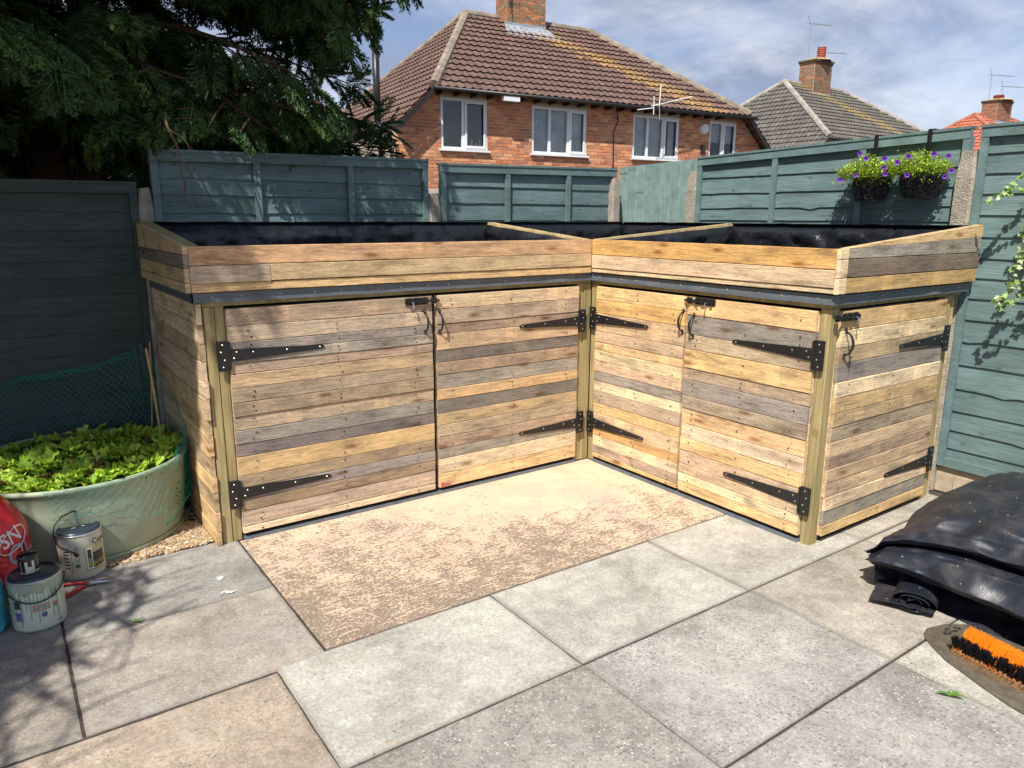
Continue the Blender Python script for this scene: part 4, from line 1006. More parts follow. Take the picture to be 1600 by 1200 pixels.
# pliers
pl = empty('pliers', (-2.93, -.1, .0), 'red-handled pliers lying open on the slab between the two paint tins', 'pliers')
REDG = simple('red_grip', (.42, .012, .02), .4, var=.1, bump=0)
pv = Vector((-2.895, -.105, .012))
mb = MB(); mb.tube([(-3.03, -.04, .010), (-2.98, -.055, .011), (-2.93, -.075, .012), (-2.905, -.095, .012)], [.006, .0075, .007, .005], 8); mb.build('grip', REDG, pl, smooth=True)
mb = MB(); mb.tube([(-3.02, -.20, .010), (-2.98, -.165, .011), (-2.935, -.13, .012), (-2.908, -.112, .012)], [.006, .0078, .007, .005], 8); mb.build('grip', REDG, pl, smooth=True)
mb = MB(); mb.tube([(-2.908, -.098, .012), pv, (-2.87, -.108, .012), (-2.835, -.118, .010), (-2.815, -.126, .009)], [.005, .012, .009, .0055, .002], 8); mb.tube([(-2.91, -.110, .012), (-2.88, -.098, .013), (-2.855, -.085, .012), (-2.825, -.085, .010)], [.005, .010, .007, .0025], 8); mb.tube([pv-Vector((0,0,.008)), pv+Vector((0,0,.012))], .006, 10)
mb.build('jaws', STEEL, pl, smooth=True)

# ------------------------------------------------------------------ sacks
def sack(name, cx, cy, rx, ry, h, mat, label, seed, lean=(0, 0)):
    t = empty(name, (cx, cy, 0), label, 'bag')
    def S(a, v, off=0.):
        prof = (1-abs(2*min(max(v, 0), 1)-.85)**3.2*.55) if v < .95 else .6
        prof = min(1, (v+.04)/.1)*.12+.88 if v < .06 else 1.; prof *= (1-.55*max(0, v-.55)**1.6/.28)
        w = 1+.07*nz(math.cos(a)*2+seed, math.sin(a)*2, v*3)+.035*nz(math.cos(a)*6+seed, math.sin(a)*6, v*9)
        k = prof*w; n_ = Vector((math.cos(a), math.sin(a), .15)).normalized()
        return Vector((cx+rx*k*math.cos(a)+lean[0]*v, cy+ry*k*math.sin(a)+lean[1]*v, .002+h*v))+n_*off
    mb = MB(); mb.grid(lambda u, v: S(2*math.pi*u, v), 56, 30); top = S(0, 1); mb.add([S(2*math.pi*i/28, 1) for i in range(28)], [tuple(range(28))])
    mb.build('sack', mat, t, smooth=True); return t, S
M = Mat('glossy_red_sack', (.60, .012, .03), .28, spec=.6); M.bump(M.noise(M.vec(), 9, 5, .6, 1.), .5, .03); REDS = M.m
M = Mat('turquoise_sack', (.05, .36, .45), .4, spec=.5); M.bump(M.noise(M.vec(), 9, 5, .6, 1.), .4, .03); TURQ = M.m
bag, S = sack('red_sack', -3.285, .02, .20, .15, .475, REDS, 'glossy red plastic sack with white outlined lettering at the left edge', 4.)
mb = MB()
def on_sack(V, F, a0, v0, sa, sv, rot, mi, off=.0025):
    c_, s_ = math.cos(rot), math.sin(rot); mb.add([S(a0+(x*c_-y*s_)*sa, v0+(x*s_+y*c_)*sv, off) for x, y, *_ in V], F, mi)
V, F = text_tris('SN', .08); on_sack(V, F, -1.0, .50, 5., 2.3, .25, 0)
V, F = text_tris('OL', .11); on_sack(V, F, -.85, .31, 5., 2.3, .3, 1)
ring = []
for k in range(41):
    t = 2*math.pi*k/40; ring.append(S(-.72+.36*math.cos(t)*1.0, .555+.095*math.sin(t)+.05*math.cos(t), .003))
mb.tube(ring, .0022, 4, 0, False)
mb.build('printed_lettering', [WHT, simple('grey_blue_print', (.30, .34, .40), .5, bump=0)], bag)
sack('turquoise_sack', -3.345, -.27, .16, .13, .285, TURQ, 'turquoise plastic sack at the left edge beside the dripping tin', 9.)

# ------------------------------------------------------------------ hanging baskets
def wicker(cx, cy, z0, rx, ry, h):
    """half-round woven basket, flat side towards +x (the fence)"""
    mb = MB(); rows = 13; nst = 40
    def rad(v): return .72+.28*(v**.6)
    for k in range(rows):
        v = k/(rows-1); z = z0+h*v; pts = []; ph = k % 2
        for i in range(nst*2+1):
            a = math.pi/2+math.pi*i/(nst*2); w = .0035*math.sin(math.pi*i/2+math.pi*ph+.5)
            kx = rad(v)
            pts.append((cx+(rx*kx+w)*math.cos(a), cy+(ry*kx+w)*math.sin(a), z+.002*nz(i*.4, k)))
        mb.tube(pts, h/rows*.46, 4, 0, True)
        mb.tube([(cx, cy+ry*rad(v), z), (cx, cy-ry*rad(v), z)], h/rows*.46, 4)
    for i in range(21):
        a = math.pi/2+math.pi*i/20; mb.tube([(cx+rx*rad(v)*math.cos(a), cy+ry*rad(v)*math.sin(a), z0+h*v) for v in (0, .3, .6, 1.)], .0028, 4)
    mb.grid(lambda u, v: (cx+rx*.7*v*math.cos(math.pi/2+math.pi*u), cy+ry*.7*v*math.sin(math.pi/2+math.pi*u), z0), 16, 2)
    mb.grid(lambda u, v: (cx+rx*.97*v*math.cos(math.pi/2+math.pi*u), cy+ry*.97*v*math.sin(math.pi/2+math.pi*u), z0+h*.9), 16, 2)
    return mb
M = Mat('grey_black_wicker', (.035, .036, .042), .5, spec=.4); n = M.noise(M.vec(scale=(60, 60, 200)), 1, 3)
M.color(M.mix(M.ramp(n, (.5, 0.), (.68, 1.)), (.022, .022, .026), (.20, .20, .21))); WICK = M.m
PURP = simple('purple_petal', (.11, .012, .30), .5, var=.2, bump=0); PURPC = simple('petal_throat', (.02, .0, .05), .6, bump=0)
def small_leaf(p, d, up, L, Wd):
    d = d.normalized(); s = d.cross(up); s = s.normalized() if s.length > 1e-4 else Vector((1, 0, 0)); n_ = s.cross(d)
    return [p, p+d*L*.45+s*Wd*.5+n_*L*.06, p+d*L-n_*L*.10, p+d*L*.45-s*Wd*.5+n_*L*.06], [(0, 1, 2, 3)]
def rdir(rs, zmin=-1.):
    while True:
        v = Vector((rs.uniform(-1, 1), rs.uniform(-1, 1), rs.uniform(zmin, 1)))
        if .1 < v.length < 1: return v.normalized()
def flower(mb, p, d, r):
    d = d.normalized(); a = d.orthogonal().normalized(); b = d.cross(a); n = 15
    rim = [p+d*r*.25+(a*math.cos(2*math.pi*i/n)+b*math.sin(2*math.pi*i/n))*r*(1+.10*math.cos(5*2*math.pi*i/n)) for i in range(n)]
    mid = [p-d*r*.05+(a*math.cos(2*math.pi*i/n)+b*math.sin(2*math.pi*i/n))*r*.35 for i in range(n)]
    mb.add(rim+mid, [(i, (i+1) % n, n+(i+1) % n, n+i) for i in range(n)], 0); mb.add(mid+[p-d*r*.7], [(i, (i+1) % n, n) for i in range(n)], 1)
LIME = [(.50, .62, .05), (.62, .72, .08), (.38, .52, .04), (.28, .42, .04)]; MIDG = [(.14, .26, .04), (.20, .34, .05)]
def basket(by, z0, seed, label, plabel, flowers, hook_y, wd):
    bx = 1.266; t = empty('hanging_basket', (bx, by, z0), label, 'hanging basket', 'wicker baskets hooked over the fence')
    wicker(bx, by, z0, .125, wd, .125).build('wicker_basket', WICK, t)
    ht = 2.0225 if hook_y > -1.2 else 2.031; mb = MB(); pts = [(bx-.002, hook_y, z0+.11), (bx-.001, hook_y, 1.99), (bx-.003, hook_y, ht), (bx+.035, hook_y, ht+.003), (bx+.078, hook_y, ht), (bx+.082, hook_y, 1.98)]
    pts2 = [(x, y-.022, z) for x, y, z in pts]; k = len(pts); mb.add(pts+pts2, [(i, i+1, k+i+1, k+i) for i in range(k-1)])
    pts3 = [(x-.003, y, z+.003) for x, y, z in pts]; pts4 = [(x-.003, y-.022, z+.003) for x, y, z in pts]; mb.add(pts3+pts4, [(i, k+i, k+i+1, i+1) for i in range(k-1)])
    mb.build('hook_strap', IRON, t)
    rs = random.Random(seed); items = []
    for q in range(3000):
        a = rs.uniform(0, 2*math.pi); rr_ = math.sqrt(rs.random()); x = bx-.08+.13*rr_*math.cos(a); y = by+wd*1.5*rr_*math.sin(a)
        z = z0+.135+rs.uniform(-.03, .12)*(1.15-rr_*.85)+.015*nz(x*30, y*30)
        if rs.random() < .05: z -= rs.uniform(.0, .05); x = bx-.13-rs.random()*.03
        x = min(x, 1.268); p = Vector((x, y, z)); V, F = small_leaf(p, rdir(rs, -.3), Vector((0, 0, 1)), rs.uniform(.010, .022), rs.uniform(.006, .012)); items.append((V, F, rs.choice(LIME if rs.random() < .8 else MIDG)))
    for q in range(26):        # trailing stems with looser leaves
        p = Vector((bx-.08, by+rs.uniform(-1, 1)*wd, z0+.15)); d = Vector((rs.uniform(-.6, .1), rs.uniform(-1, 1), rs.uniform(.0, .9))).normalized()
        for s in range(9):
            p = p+d*.012; d = (d+Vector((0, 0, -.10))+rdir(rs)*.18).normalized(); p.x = min(p.x, 1.27)
            V, F = small_leaf(p, rdir(rs, -.2), Vector((0, 0, 1)), .015, .009); items.append((V, F, rs.choice(MIDG+LIME)))
    pt = empty('basket_plant', (bx-.06, by, z0+.11), plabel, 'plant', 'trailing plants in the two baskets')
    leaf_mass('foliage', LEAF, items, pt, (bx-.06, by, z0+.11))
    for (fx, fy, fz) in flowers:
        mb = MB(); flower(mb, Vector((fx, fy, fz)), Vector((-1, -.6, .25)), .0140)
        mb.tube([(fx+.006, fy+.004, fz-.004), (fx+.02, fy+(by-fy)*.4, fz-.01), (bx-.06, fy+(by-fy)*.7, z0+.14)], .0011, 4, 2)
        mb.build('purple_flower', [PURP, PURPC, LEAF], pt)
basket(-1.045, 1.655, 11, 'left wicker basket of the pair on the sunlit fence', 'lime green trailing plant with purple flowers in the left basket',
    [(1.06, -1.064, 1.911), (1.06, -1.105, 1.881), (1.06, -1.213, 1.874), (1.06, -1.215, 1.826), (1.06, -1.054, 1.792), (1.06, -.961, 1.77), (1.06, -1.227, 1.792)], -1.03, .108)
basket(-1.335, 1.668, 23, 'right wicker basket of the pair, next to the pebbly concrete post', 'lime green trailing plant with purple flowers in the right basket',
    [(1.06, -1.288, 1.85), (1.06, -1.344, 1.877), (1.06, -1.349, 1.78), (1.10, -1.458, 1.885), (1.10, -1.534, 1.87), (1.10, -1.557, 1.795), (1.10, -1.528, 1.767)], -1.335, .118)

# ------------------------------------------------------------------ ivy at the right edge, weeds
def ivy_leaf(p, d, up, L):
    d = d.normalized(); s = d.cross(up).normalized() if d.cross(up).length > 1e-4 else Vector((1,0,0)); n_ = s.cross(d)
    q = [(0, 0), (-.12, .45), (.22, .42), (.35, .72), (.55, .34), (1., 0)]
    V = [p+d*L*a+s*L*b*.8+n_*L*.12*abs(b) for a, b in q]+[p+d*L*a-s*L*b*.8+n_*L*.12*abs(b) for a, b in q[1:-1][::-1]]
    return [p+d*L*.35]+V, [(0, i+1, i+2) for i in range(len(V)-1)]+[(0, len(V), 1)]
iv_ = empty('ivy', (1.2, -2.0, 1.2), 'pale green ivy spray hanging at the right edge in front of the fence', 'ivy')
rs = random.Random(3); items = []; stems = MB()
for (p0, dr, n) in (((1.16, -2.05, 1.86), (-.05, .55, -.30), 14), ((1.15, -2.1, 1.72), (-.05, .9, .02), 16), ((1.16, -2.02, 1.62), (0, .4, -.7), 16), ((1.15, -2.1, 1.55), (0, .5, -.8), 16), ((1.17, -2.15, 1.45), (0, .45, -.8), 14), ((1.16, -2.1, 1.30), (0, .7, -.35), 14), ((1.15, -2.1, 1.25), (-.1, .6, -.5), 12), ((1.16, -2.2, 1.8), (0, .5, -.4), 18), ((1.16, -2.25, 1.5), (0, .4, -.5), 20), ((1.16, -2.3, 1.3), (0, .5, -.4), 20), ((1.16, -2.0, 1.50), (0, .25, -.8), 14), ((1.17, -2.2, 1.6), (0, .3, -.6), 20), ((1.17, -2.1, 1.75), (0, .35, -.7), 20)):
    p = Vector(p0)+Vector((0, .05, 0)); d = Vector(dr).normalized(); pts = [p.copy()]
    for s in range(n):
        p = p+d*.020; d = (d+rdir(rs)*.16+Vector((0, 0, -.03))).normalized(); p.x = min(max(p.x, 1.08), 1.25); pts.append(p.copy())
        for _ in range(2 if rs.random() < .7 else 1):
            q = p+rdir(rs)*.012; V, F = ivy_leaf(q, (rdir(rs)+Vector((-.3, -.2, -.2))).normalized(), Vector((-.7, -.5, .5)), rs.uniform(.018, .034)); items.append((V, F, rs.choice([(.26, .40, .10), (.36, .50, .16), (.16, .30, .07), (.48, .56, .28)])))
    stems.tube(pts, .0015, 4)
def fan(items):  # triangulated already
    return items
leaf_mass('ivy_leaves', LEAF, items, iv_, (1.2, -2.0, 1.2)); stems.build('stem', TWIG, iv_)
def weed(x, y, leaves, label):
    w = empty('weed', (x, y, 0), label, 'weed'); rs = random.Random(int(x*-900))
    for (az_, L, wd) in leaves:
        V = []; n = 6; ca, sa = math.cos(az_), math.sin(az_)
        for i in range(n+1):
            t = i/n; ww = wd*math.sin(math.pi*min(1, t*.92+.06))**.8; zz_ = .004+L*.55*math.sin(t*2.2)*.5
            for s in (-1, 0, 1): V.append((x+ca*L*t-sa*ww*s, y+sa*L*t+ca*ww*s, zz_+(.003 if s else 0)))
        F = [(i*3+j, i*3+j+1, i*3+j+4, i*3+j+3) for i in range(n) for j in range(2)]
        leaf_mass('leaf', LEAF, [(V, F, (.13, .27, .04))], w, (x, y, 0))
weed(-.655, -2.585, [(2.3, .038, .007), (1.9, .025, .005), (-.5, .036, .008), (-1.2, .045, .008), (.4, .02, .004)], 'small weed with oval leaves growing from a paving joint near the broom')
weed(-2.785, -.545, [(.2, .03, .005), (1.5, .022, .004), (2.9, .03, .005), (-.6, .02, .004)], 'tiny green sprig lying on the joint in front of the tins')

# ------------------------------------------------------------------ black sheet pile
pile = empty('sheet_pile', (.45, -2.6, 0), 'folded black plastic sheet heaped on the paving at the right edge, dusty on top', 'plastic sheet')
Y0, Y1 = -2.03, -4.0
def hw(t):   # how far the pile has grown from its tip (0) to full height (1)
    return 1-math.exp(-t*5.2)
def prof(y):
    t = (Y0-y); g_ = hw(t); a = .03*nz(y*3.1, 1)
    pts = [(-.085-.03*g_, .0), (-.05+.12*g_, .075*g_+.02), (-.16+.05*nz(y*4), .112+.020*g_+.005*nz(y*9)),         # underside of the lip
           (-.205+.02*nz(y*6), .145+.055*g_-.13*max(0, t-.1)*math.exp(-max(0, t-.1)*1.2)), (-.155+.02*nz(y*7, 3), .155+.10*g_),      # lower lip L then bulge
           (-.08, .148+.125*g_+.01*nz(y*8, 5)), (.01, .146+.125*g_), (-.085, .150+.135*g_),                                       # crease M
           (-.13, .152+.165*g_), (-.10+.02*nz(y*5, 8), .155+.205*g_+.03*min(1, t)),                                                        # upper fold, edge T
           (.02, .155+.245*g_+.035*min(1, t)), (.20, .16+.255*g_+.03*nz(y*4, 2)), (.50, .14+.275*g_+.04*nz(y*3, 6)), (.85, .11+.28*g_+.03*nz(y*3, 9)), (1.10, .02+.26*g_), (1.16, 0)]
    # pinch the tip together
    k = min(1, t/.12+.42)
    return [(-.10+(x+.10)*(.25+.75*k) if x < .0 else x*(.75+.25*k), .11*(1-k)*(1 if z > .0 else 0)+z*(k if x < .3 else (.35+.65*k))) for x, z in pts]
def sheet(u, v):
    y = Y0+(Y1-Y0)*(v**1.5); pr = prof(y); q = u*(len(pr)-1); i = min(int(q), len(pr)-2); f = q-i; f = f*f*(3-2*f)*.55+f*.45
    x = pr[i][0]+(pr[i+1][0]-pr[i][0])*f; z = pr[i][1]+(pr[i+1][1]-pr[i][1])*f
    wr = -.030+.085*abs(nz(x*4+u*5, y*2.6+u*4, 2))**.8+.030*abs(nz(x*9+y*3, y*6, 7)); wr = -wr*.6 + .050*(.5-crumple(x*3.2+u*2, y*2.6, u*3.))+.018*(.5-crumple(x*8, y*7+2, u*7))-.02
    ridge = .02*abs(nz(y*3.3+x*2.1, x*2, 31))
    x2 = x-(wr+ridge*.5 if u < .65 else 0); z2 = max(0, z+(wr*.8+ridge if u > .5 else wr*.3))
    return (x2, y+.02*nz(u*6, v*8)+(.05*math.sin(u*3.1))+.22*max(0, min(x, .8)), z2)
mb = MB(); mb.grid(sheet, 150, 130); tip = [sheet(i/150, 0) for i in range(151)]
cpt = Vector((.3, -2.0, .02)); mb.add(tip+[cpt], [(i+1, i, 151) for i in range(150)])
mb.build('folded_sheet', TARP, pile, smooth=True)
# rolled end beside it
rollo = empty('sheet_roll', (-.17, -2.15, 0), 'rolled end of black plastic sheet poking out under the heap, spiral end towards the camera', 'plastic sheet')
mb = MB(); ax = Vector((.90, .30, .02)).normalized(); sd1 = Vector((-.33, .94, 0)).normalized(); up = Vector((0, 0, 1)); c0 = Vector((-.235, -2.245, .052))
NN = 110
def spiral(i):
    t = i/NN; turns = 2.6; a = 2*math.pi*turns*t; rad = .010+.040*t**.9
    return rad*math.cos(a)*1.75, rad*math.sin(a)*.92
sp2 = [spiral(i) for i in range(NN+1)]
lx, ly = sp2[-1]; 
tail = [(lx+(.155-lx)*(k/8)+0, ly*(1-k/8)+(-.030)*(k/8)+.012*math.sin(k/8*math.pi)) for k in range(1, 9)]
prof2 = sp2+tail
def rl(i, j, th):
    s, z = prof2[i]; w = .004*nz(i*.15, j*.7); return c0+sd1*(s*(1-.0*j))+up*(z+w)+ax*(.40*j-.02*nz(i*.1, 0))
nj = 10; n = len(prof2)
vs = [rl(i, j/nj, 0) for j in range(nj+1) for i in range(n)]; vs2 = [p+Vector((0, 0, 0))+(up*.0028) for p in vs]
mb.add(vs, [(j*n+i, j*n+i+1, (j+1)*n+i+1, (j+1)*n+i) for j in range(nj) for i in range(n-1)])
mb.add(vs2, [(j*n+i, (j+1)*n+i, (j+1)*n+i+1, j*n+i+1) for j in range(nj) for i in range(n-1)])
mb.add(vs[:n]+vs2[:n], [(i, n+i, n+i+1, i+1) for i in range(n-1)])
mb.build('rolled_sheet', TARP, rollo, smooth=True)

# ------------------------------------------------------------------ broom head
br = empty('broom_head', (-.4, -2.7, 0), 'broom head with orange and black bristles lying bristles up on the wet slab', 'broom')
OR = simple('orange_bristle', (.90, .28, .012), .5, var=.15, bump=0); BK = simple('black_bristle', (.012, .012, .013), .5, bump=0); WDB = simple('broom_stock', (.30, .17, .08), .5)
bx0, by0 = -.355, -2.475; bd = Vector((-.14, -.99, 0)).normalized(); bs = Vector((.99, -.14, 0)).normalized(); BL = .46
mb = MB(); mb.obox(Vector((bx0, by0, .001))-bs*.04, bd*BL, bs*.085, Vector((0, 0, .022))); mb.build('broom_stock', WDB, br)
def bristles(name, mat, rows, lean, L, wob, r, per=34):
    mb = MB(); rs = random.Random(len(rows)*7+int(L*1000))
    for (off, n) in rows:
        for k in range(n):
            s = .004+(BL-.008)*k/(n-1)
            b0 = Vector((bx0, by0, .022))+bd*s+bs*off; ln = (Vector(lean)+Vector((rs.uniform(-wob, wob), rs.uniform(-wob, wob), 0)))
            for q in range(per):
                b = b0+Vector((rs.uniform(-.003, .003), rs.uniform(-.003, .003), 0)); tp = b+(ln+Vector((rs.uniform(-.16, .16), rs.uniform(-.16, .16), rs.uniform(-.05, .05)))).normalized()*L*rs.uniform(.88, 1.06)
                a = Vector((r, 0, 0)); c_ = Vector((0, r, 0)); mb.add([b-a, b+a, b+c_, tp-a*.8, tp+a*.8, tp+c_*.8], [(0, 1, 4, 3), (1, 2, 5, 4), (2, 0, 3, 5), (3, 4, 5)])
    return mb.build(name, mat, br)
bristles('orange_bristles', OR, [(.038, 26), (.026, 26), (.014, 26), (.003, 26)], (.66, -.12, .7), .070, .07, .0013)
bristles('orange_bristles', OR, [(-.036, 34)], (-.5, -.1, .45), .030, .12, .0009, 7)
bristles('black_bristles', BK, [(-.008, 30), (-.018, 30), (-.029, 30)], (.0, -.1, 1), .048, .3, .0013, 26)
mb = MB(); rs = random.Random(9)
for q in range(16):
    p = blob(-.245+rs.uniform(-.03, .05), -2.395+rs.uniform(-.02, .02), rs.uniform(.003, .012), rs.uniform(.002, .006), .006+q*.0003, q*2.1, 9, .6, rs.uniform(0, 3)); mb.add(p, [tuple(range(9))])
tag(mb.build('leaf_litter', simple('dark_litter', (.03, .024, .018), .9)), 'dark leaf litter swept against the black sheet above the broom', 'leaf litter', kind='stuff')

# ------------------------------------------------------------------ houses
def tile_slope(mb, corners, ext, courses, period, rng, mi=0, amp=.038, lift=.04, step=4):
    """corners: function (u, t) -> point for height fraction t in 0..1; ext(t) -> (u0, u1)"""
    for k in range(courses):
        t0, t1 = k/courses, (k+1)/courses; ua0, ub0 = ext(t0); ua1, ub1 = ext(t1)
        ua, ub = min(ua0, ua1), max(ub0, ub1); n0 = int(math.floor(ua/period*step)); n1 = int(math.ceil(ub/period*step)); vs = []; cnt = 0
        for i in range(n0, n1+1):
            u = i*period/step; ph = i % step; w = amp*(1, .35, 0, .35)[ph % 4] if step == 4 else amp*(ph % 2)
            ul = min(max(u, ua0), ub0); uh = min(max(u, ua1), ub1); j = rng.uniform(-.003, .003)
            vs += [corners(ul, t0, .002), corners(ul, t0-.01, lift+w+j), corners(uh, t1+.005, w*.6)]; cnt += 1
        m_ = rng.uniform(.85, 1.12)
        for i in range(cnt-1):
            a = i*3; c_ = m_*rng.uniform(.93, 1.07); b = len(mb.v)
        mb.add(vs, [(i*3, (i+1)*3, (i+1)*3+1, i*3+1) for i in range(cnt-1)]+[(i*3+1, (i+1)*3+1, (i+1)*3+2, i*3+2) for i in range(cnt-1)], mi, None)
def roof_material(name, col, dark, lichen, streak=None, axis_col=None, spots=.5):
    M = Mat(name, col, .9, spec=.15)
    n = M.noise(M.vec(), 3.2, 6, .7); fn = M.noise(M.vec(), 22, 5, .7)
    vc = M.n('ShaderNodeTexVoronoi'); vc.inputs['Scale'].default_value = 4.5; M.l(M.vec(), vc.inputs['Vector']); ssp = M.n('ShaderNodeSeparateColor'); M.l(vc.outputs['Color'], ssp.inputs[0])
    c = M.mix(M.ramp(n, (.35, 0.), (.68, 1.)), (*dark,), (*col,)); c = M.mix(.55, c, M.ramp(ssp.outputs[0], (0., .72), (1., 1.25)), 'MULTIPLY'); c = M.mix(.8, c, M.ramp(fn, (.3, .72), (.7, 1.25)), 'MULTIPLY')
    sp_ = M.ramp(M.noise(M.vec(), 9.5, 5, .8), (.60, 0.), (.68, spots)); c = M.mix(sp_, c, (.40, .37, .30))
    if streak:
        a0, b0, a1, b1, wdt = streak      # lichen streak below the chimney between (a0,b0) and (a1,b1) in object (u, z)
        sg = M.n('ShaderNodeSeparateXYZ'); M.l(M.tc.outputs['Object'], sg.inputs[0])
        L = math.hypot(a1-a0, b1-b0); nxs, nzs = -(b1-b0)/L, (a1-a0)/L
        d = M.math('ADD', M.math('MULTIPLY', M.math('SUBTRACT', sg.outputs[0], a0), nxs), M.math('MULTIPLY', M.math('SUBTRACT', sg.outputs[2], b0), nzs))
        d = M.math('ABSOLUTE', M.math('ADD', d, M.math('MULTIPLY', M.math('SUBTRACT', n, .5), 2.2)))
        m_ = M.math('MULTIPLY', M.ramp(M.math('DIVIDE', d, wdt), (.25, 1.), (1., 0.)), M.ramp(fn, (.45, .0), (.56, 1.)))
        c = M.mix(M.math('MULTIPLY', m_, .8), c, (*lichen,))
    M.color(c); M.bump(fn, .6, .02); return M.m
def brick_wall(mb, P, u0, u1, z0, z1, cols, rng, holes=(), proud=.006, clip=None):
    """P(u, z, n) -> world ; running bond of separate brick blocks"""
    ch, bw = .075, .225; k = 0; z = z0
    while z < z1-.02:
        u = u0-(bw/2 if k % 2 else 0)
        while u < u1:
            a, b = max(u, u0)+.0065, min(u+bw, u1)-.0065; za, zb = z+.0075, min(z+ch, z1)-.0075
            segs = [(a, b)]
            for (h0, h1, g0, g1) in holes:
                if zb > g0 and za < g1:
                    ns = []
                    for (p, q) in segs:
                        if q <= h0 or p >= h1: ns.append((p, q)); continue
                        if p < h0-.02: ns.append((p, h0))
                        if q > h1+.02: ns.append((h1, q))
                    segs = ns
            for (p, q) in segs:
                if q-p < .02 or zb-za < .02: continue
                if clip and not clip((p+q)/2, zb): continue
                c_ = rng.choice(cols); m_ = rng.uniform(.78, 1.15); pr = proud+rng.uniform(-.002, .002)
                vs = [P(p, za, 0), P(q, za, 0), P(q, zb, 0), P(p, zb, 0), P(p, za, pr), P(q, za, pr), P(q, zb, pr), P(p, zb, pr)]
                mb.add(vs, [(4, 5, 6, 7), (0, 1, 5, 4), (1, 2, 6, 5), (2, 3, 7, 6), (3, 0, 4, 7)], 0, (c_[0]*m_, c_[1]*m_, c_[2]*m_))
            u += bw
        z += ch; k += 1
BC = [(.62, .24, .105), (.66, .29, .14), (.56, .21, .10), (.55, .25, .13), (.46, .19, .11), (.66, .34, .18)]
GUTTER = simple('black_gutter', (.018, .017, .018), .45, bump=0)
HIP = None
def house(name, O, ang, label, roofcol, darkcol, lich, pot_side, brick_cols, rng, front_windows, streak, full=True, hipcol=(.33, .27, .21), rdg=(2.4, 6.5), spots=.5):
    U = Vector((math.cos(ang), math.sin(ang), 0)); N = Vector((-U.y, U.x, 0))   # N away from the viewer
    O = Vector(O); G = lambda u, n, z: O+U*u+N*n+Vector((0, 0, z))
    h = empty(name, G(4.5, 3.6, 0), label, 'house')
    ZE, ZR, D = 4.33, 6.95, 3.6
    RM = roof_material(name+'_roof', roofcol, darkcol, lich, streak, spots=spots)
    # --- roof planes
    mb = MB(); pitch = (ZR-ZE)/(D+.35)
    nf = Vector((0, 0, 1))
    def front(u, t, l):
        t2 = max(t, -.02); return G(u, -.35+(D+.35)*t2-l*.5, ZE+(ZR-ZE)*t2+l*.83)
    tile_slope(mb, front, lambda t: (-.3+(rdg[0]+.3)*t, 9.3-(9.3-rdg[1])*t), 15, .20, rng)
    def backp(u, t, l): return G(9.0-u, 7.55-(D+.35)*t+l*.5, ZE+(ZR-ZE)*t+l*.83)
    mb.add([G(-.3, 7.55, ZE), G(9.3, 7.55, ZE), G(rdg[1], 3.6, ZR), G(rdg[0], 3.6, ZR)], [(1, 0, 3, 2)])
    # hip ends reach lower than the front eaves (catslide)
    ZL = 3.55; ue = -1.12; tE = (ZE-ZL)/(ZR-ZL)
    def extL(t):
        if t < tE: return (-.35, 7.55)
        q = (t-tE)/(1-tE); return (-.35+3.95*q, 7.55-3.95*q)
    def left(v, t, l):
        t2 = max(t, -.02); q = (rdg[0]+1.12); return G(-1.12+q*t2-l*.6, v, ZL+(ZR-ZL)*t2+l*.8)
    def leftr(v, t, l): return left(7.2-v, t, l)
    tile_slope(mb, leftr, lambda t: (7.2-extL(t)[1], 7.2-extL(t)[0]), 19, .20, rng)
    def right(v, t, l):
        t2 = max(t, -.02); return G(10.12-(10.12-rdg[1])*t2+l*.6, v, ZL+(ZR-ZL)*t2+l*.8)
    tile_slope(mb, right, extL, 19, .20, rng)
    rf = mb.build('roof', RM, h, origin=G(4.5, 0, ZE)); rf['kind'] = 'stuff'
    rf.rotation_euler = (0, 0, 0)
    # ridge and hip tiles
    HT = roof_material(name+'_ridge', hipcol, tuple(x*.6 for x in hipcol), lich, spots=.9)
    mb = MB()
    def ridge_run(a, b, r=.12):
        a, b = Vector(a), Vector(b); n = max(1, int((b-a).length/.42)); d = (b-a)/n
        for i in range(n):
            p, q = a+d*i, a+d*(i+1); sc = 1+.02*(i % 2)
            mb.tube([p, q-d*.02], [r*sc, r*sc*.93], 8)
    ridge_run(G(rdg[0], 3.6, ZR), G(rdg[1], 3.6, ZR)); ridge_run(G(rdg[0], 3.6, ZR), G(-.3, -.35, ZE+.02)); ridge_run(G(rdg[1], 3.6, ZR), G(9.3, -.35, ZE+.02))
    ridge_run(G(rdg[0], 3.6, ZR), G(-.3, 7.55, ZE+.02)); ridge_run(G(rdg[1], 3.6, ZR), G(9.3, 7.55, ZE+.02)); mb.build('ridge_tiles', HT, h)
    # --- walls
    holes = [(w[0], w[1], w[2], w[3]) for w in front_windows]
    P = lambda u, z, n: G(u, -n, z)
    def clip(u, zb):
        if u < -.28: return zb < ZL+(u+1.12)*(ZE-ZL)/.84-.0
        if u > 9.28: return zb < ZL+(10.12-u)*(ZE-ZL)/.84
        return True
    mb = MB(); wl = [(-1.08, 0), (-.3, 0), (9.3, 0), (10.08, 0)]
    # mortar plane around the windows
    us = sorted({-.28, 9.28} | {x for w in holes for x in w[:2]}); zs2 = sorted({0, ZE} | {x for w in holes for x in w[2:]})
    for a, b in zip(us, us[1:]):
        for c_, d in zip(zs2, zs2[1:]):
            if any(a >= w[0]-1e-6 and b <= w[1]+1e-6 and c_ >= w[2]-1e-6 and d <= w[3]+1e-6 for w in holes): continue
            mb.add([P(a, c_, 0), P(b, c_, 0), P(b, d, 0), P(a, d, 0)], [(0, 1, 2, 3)])
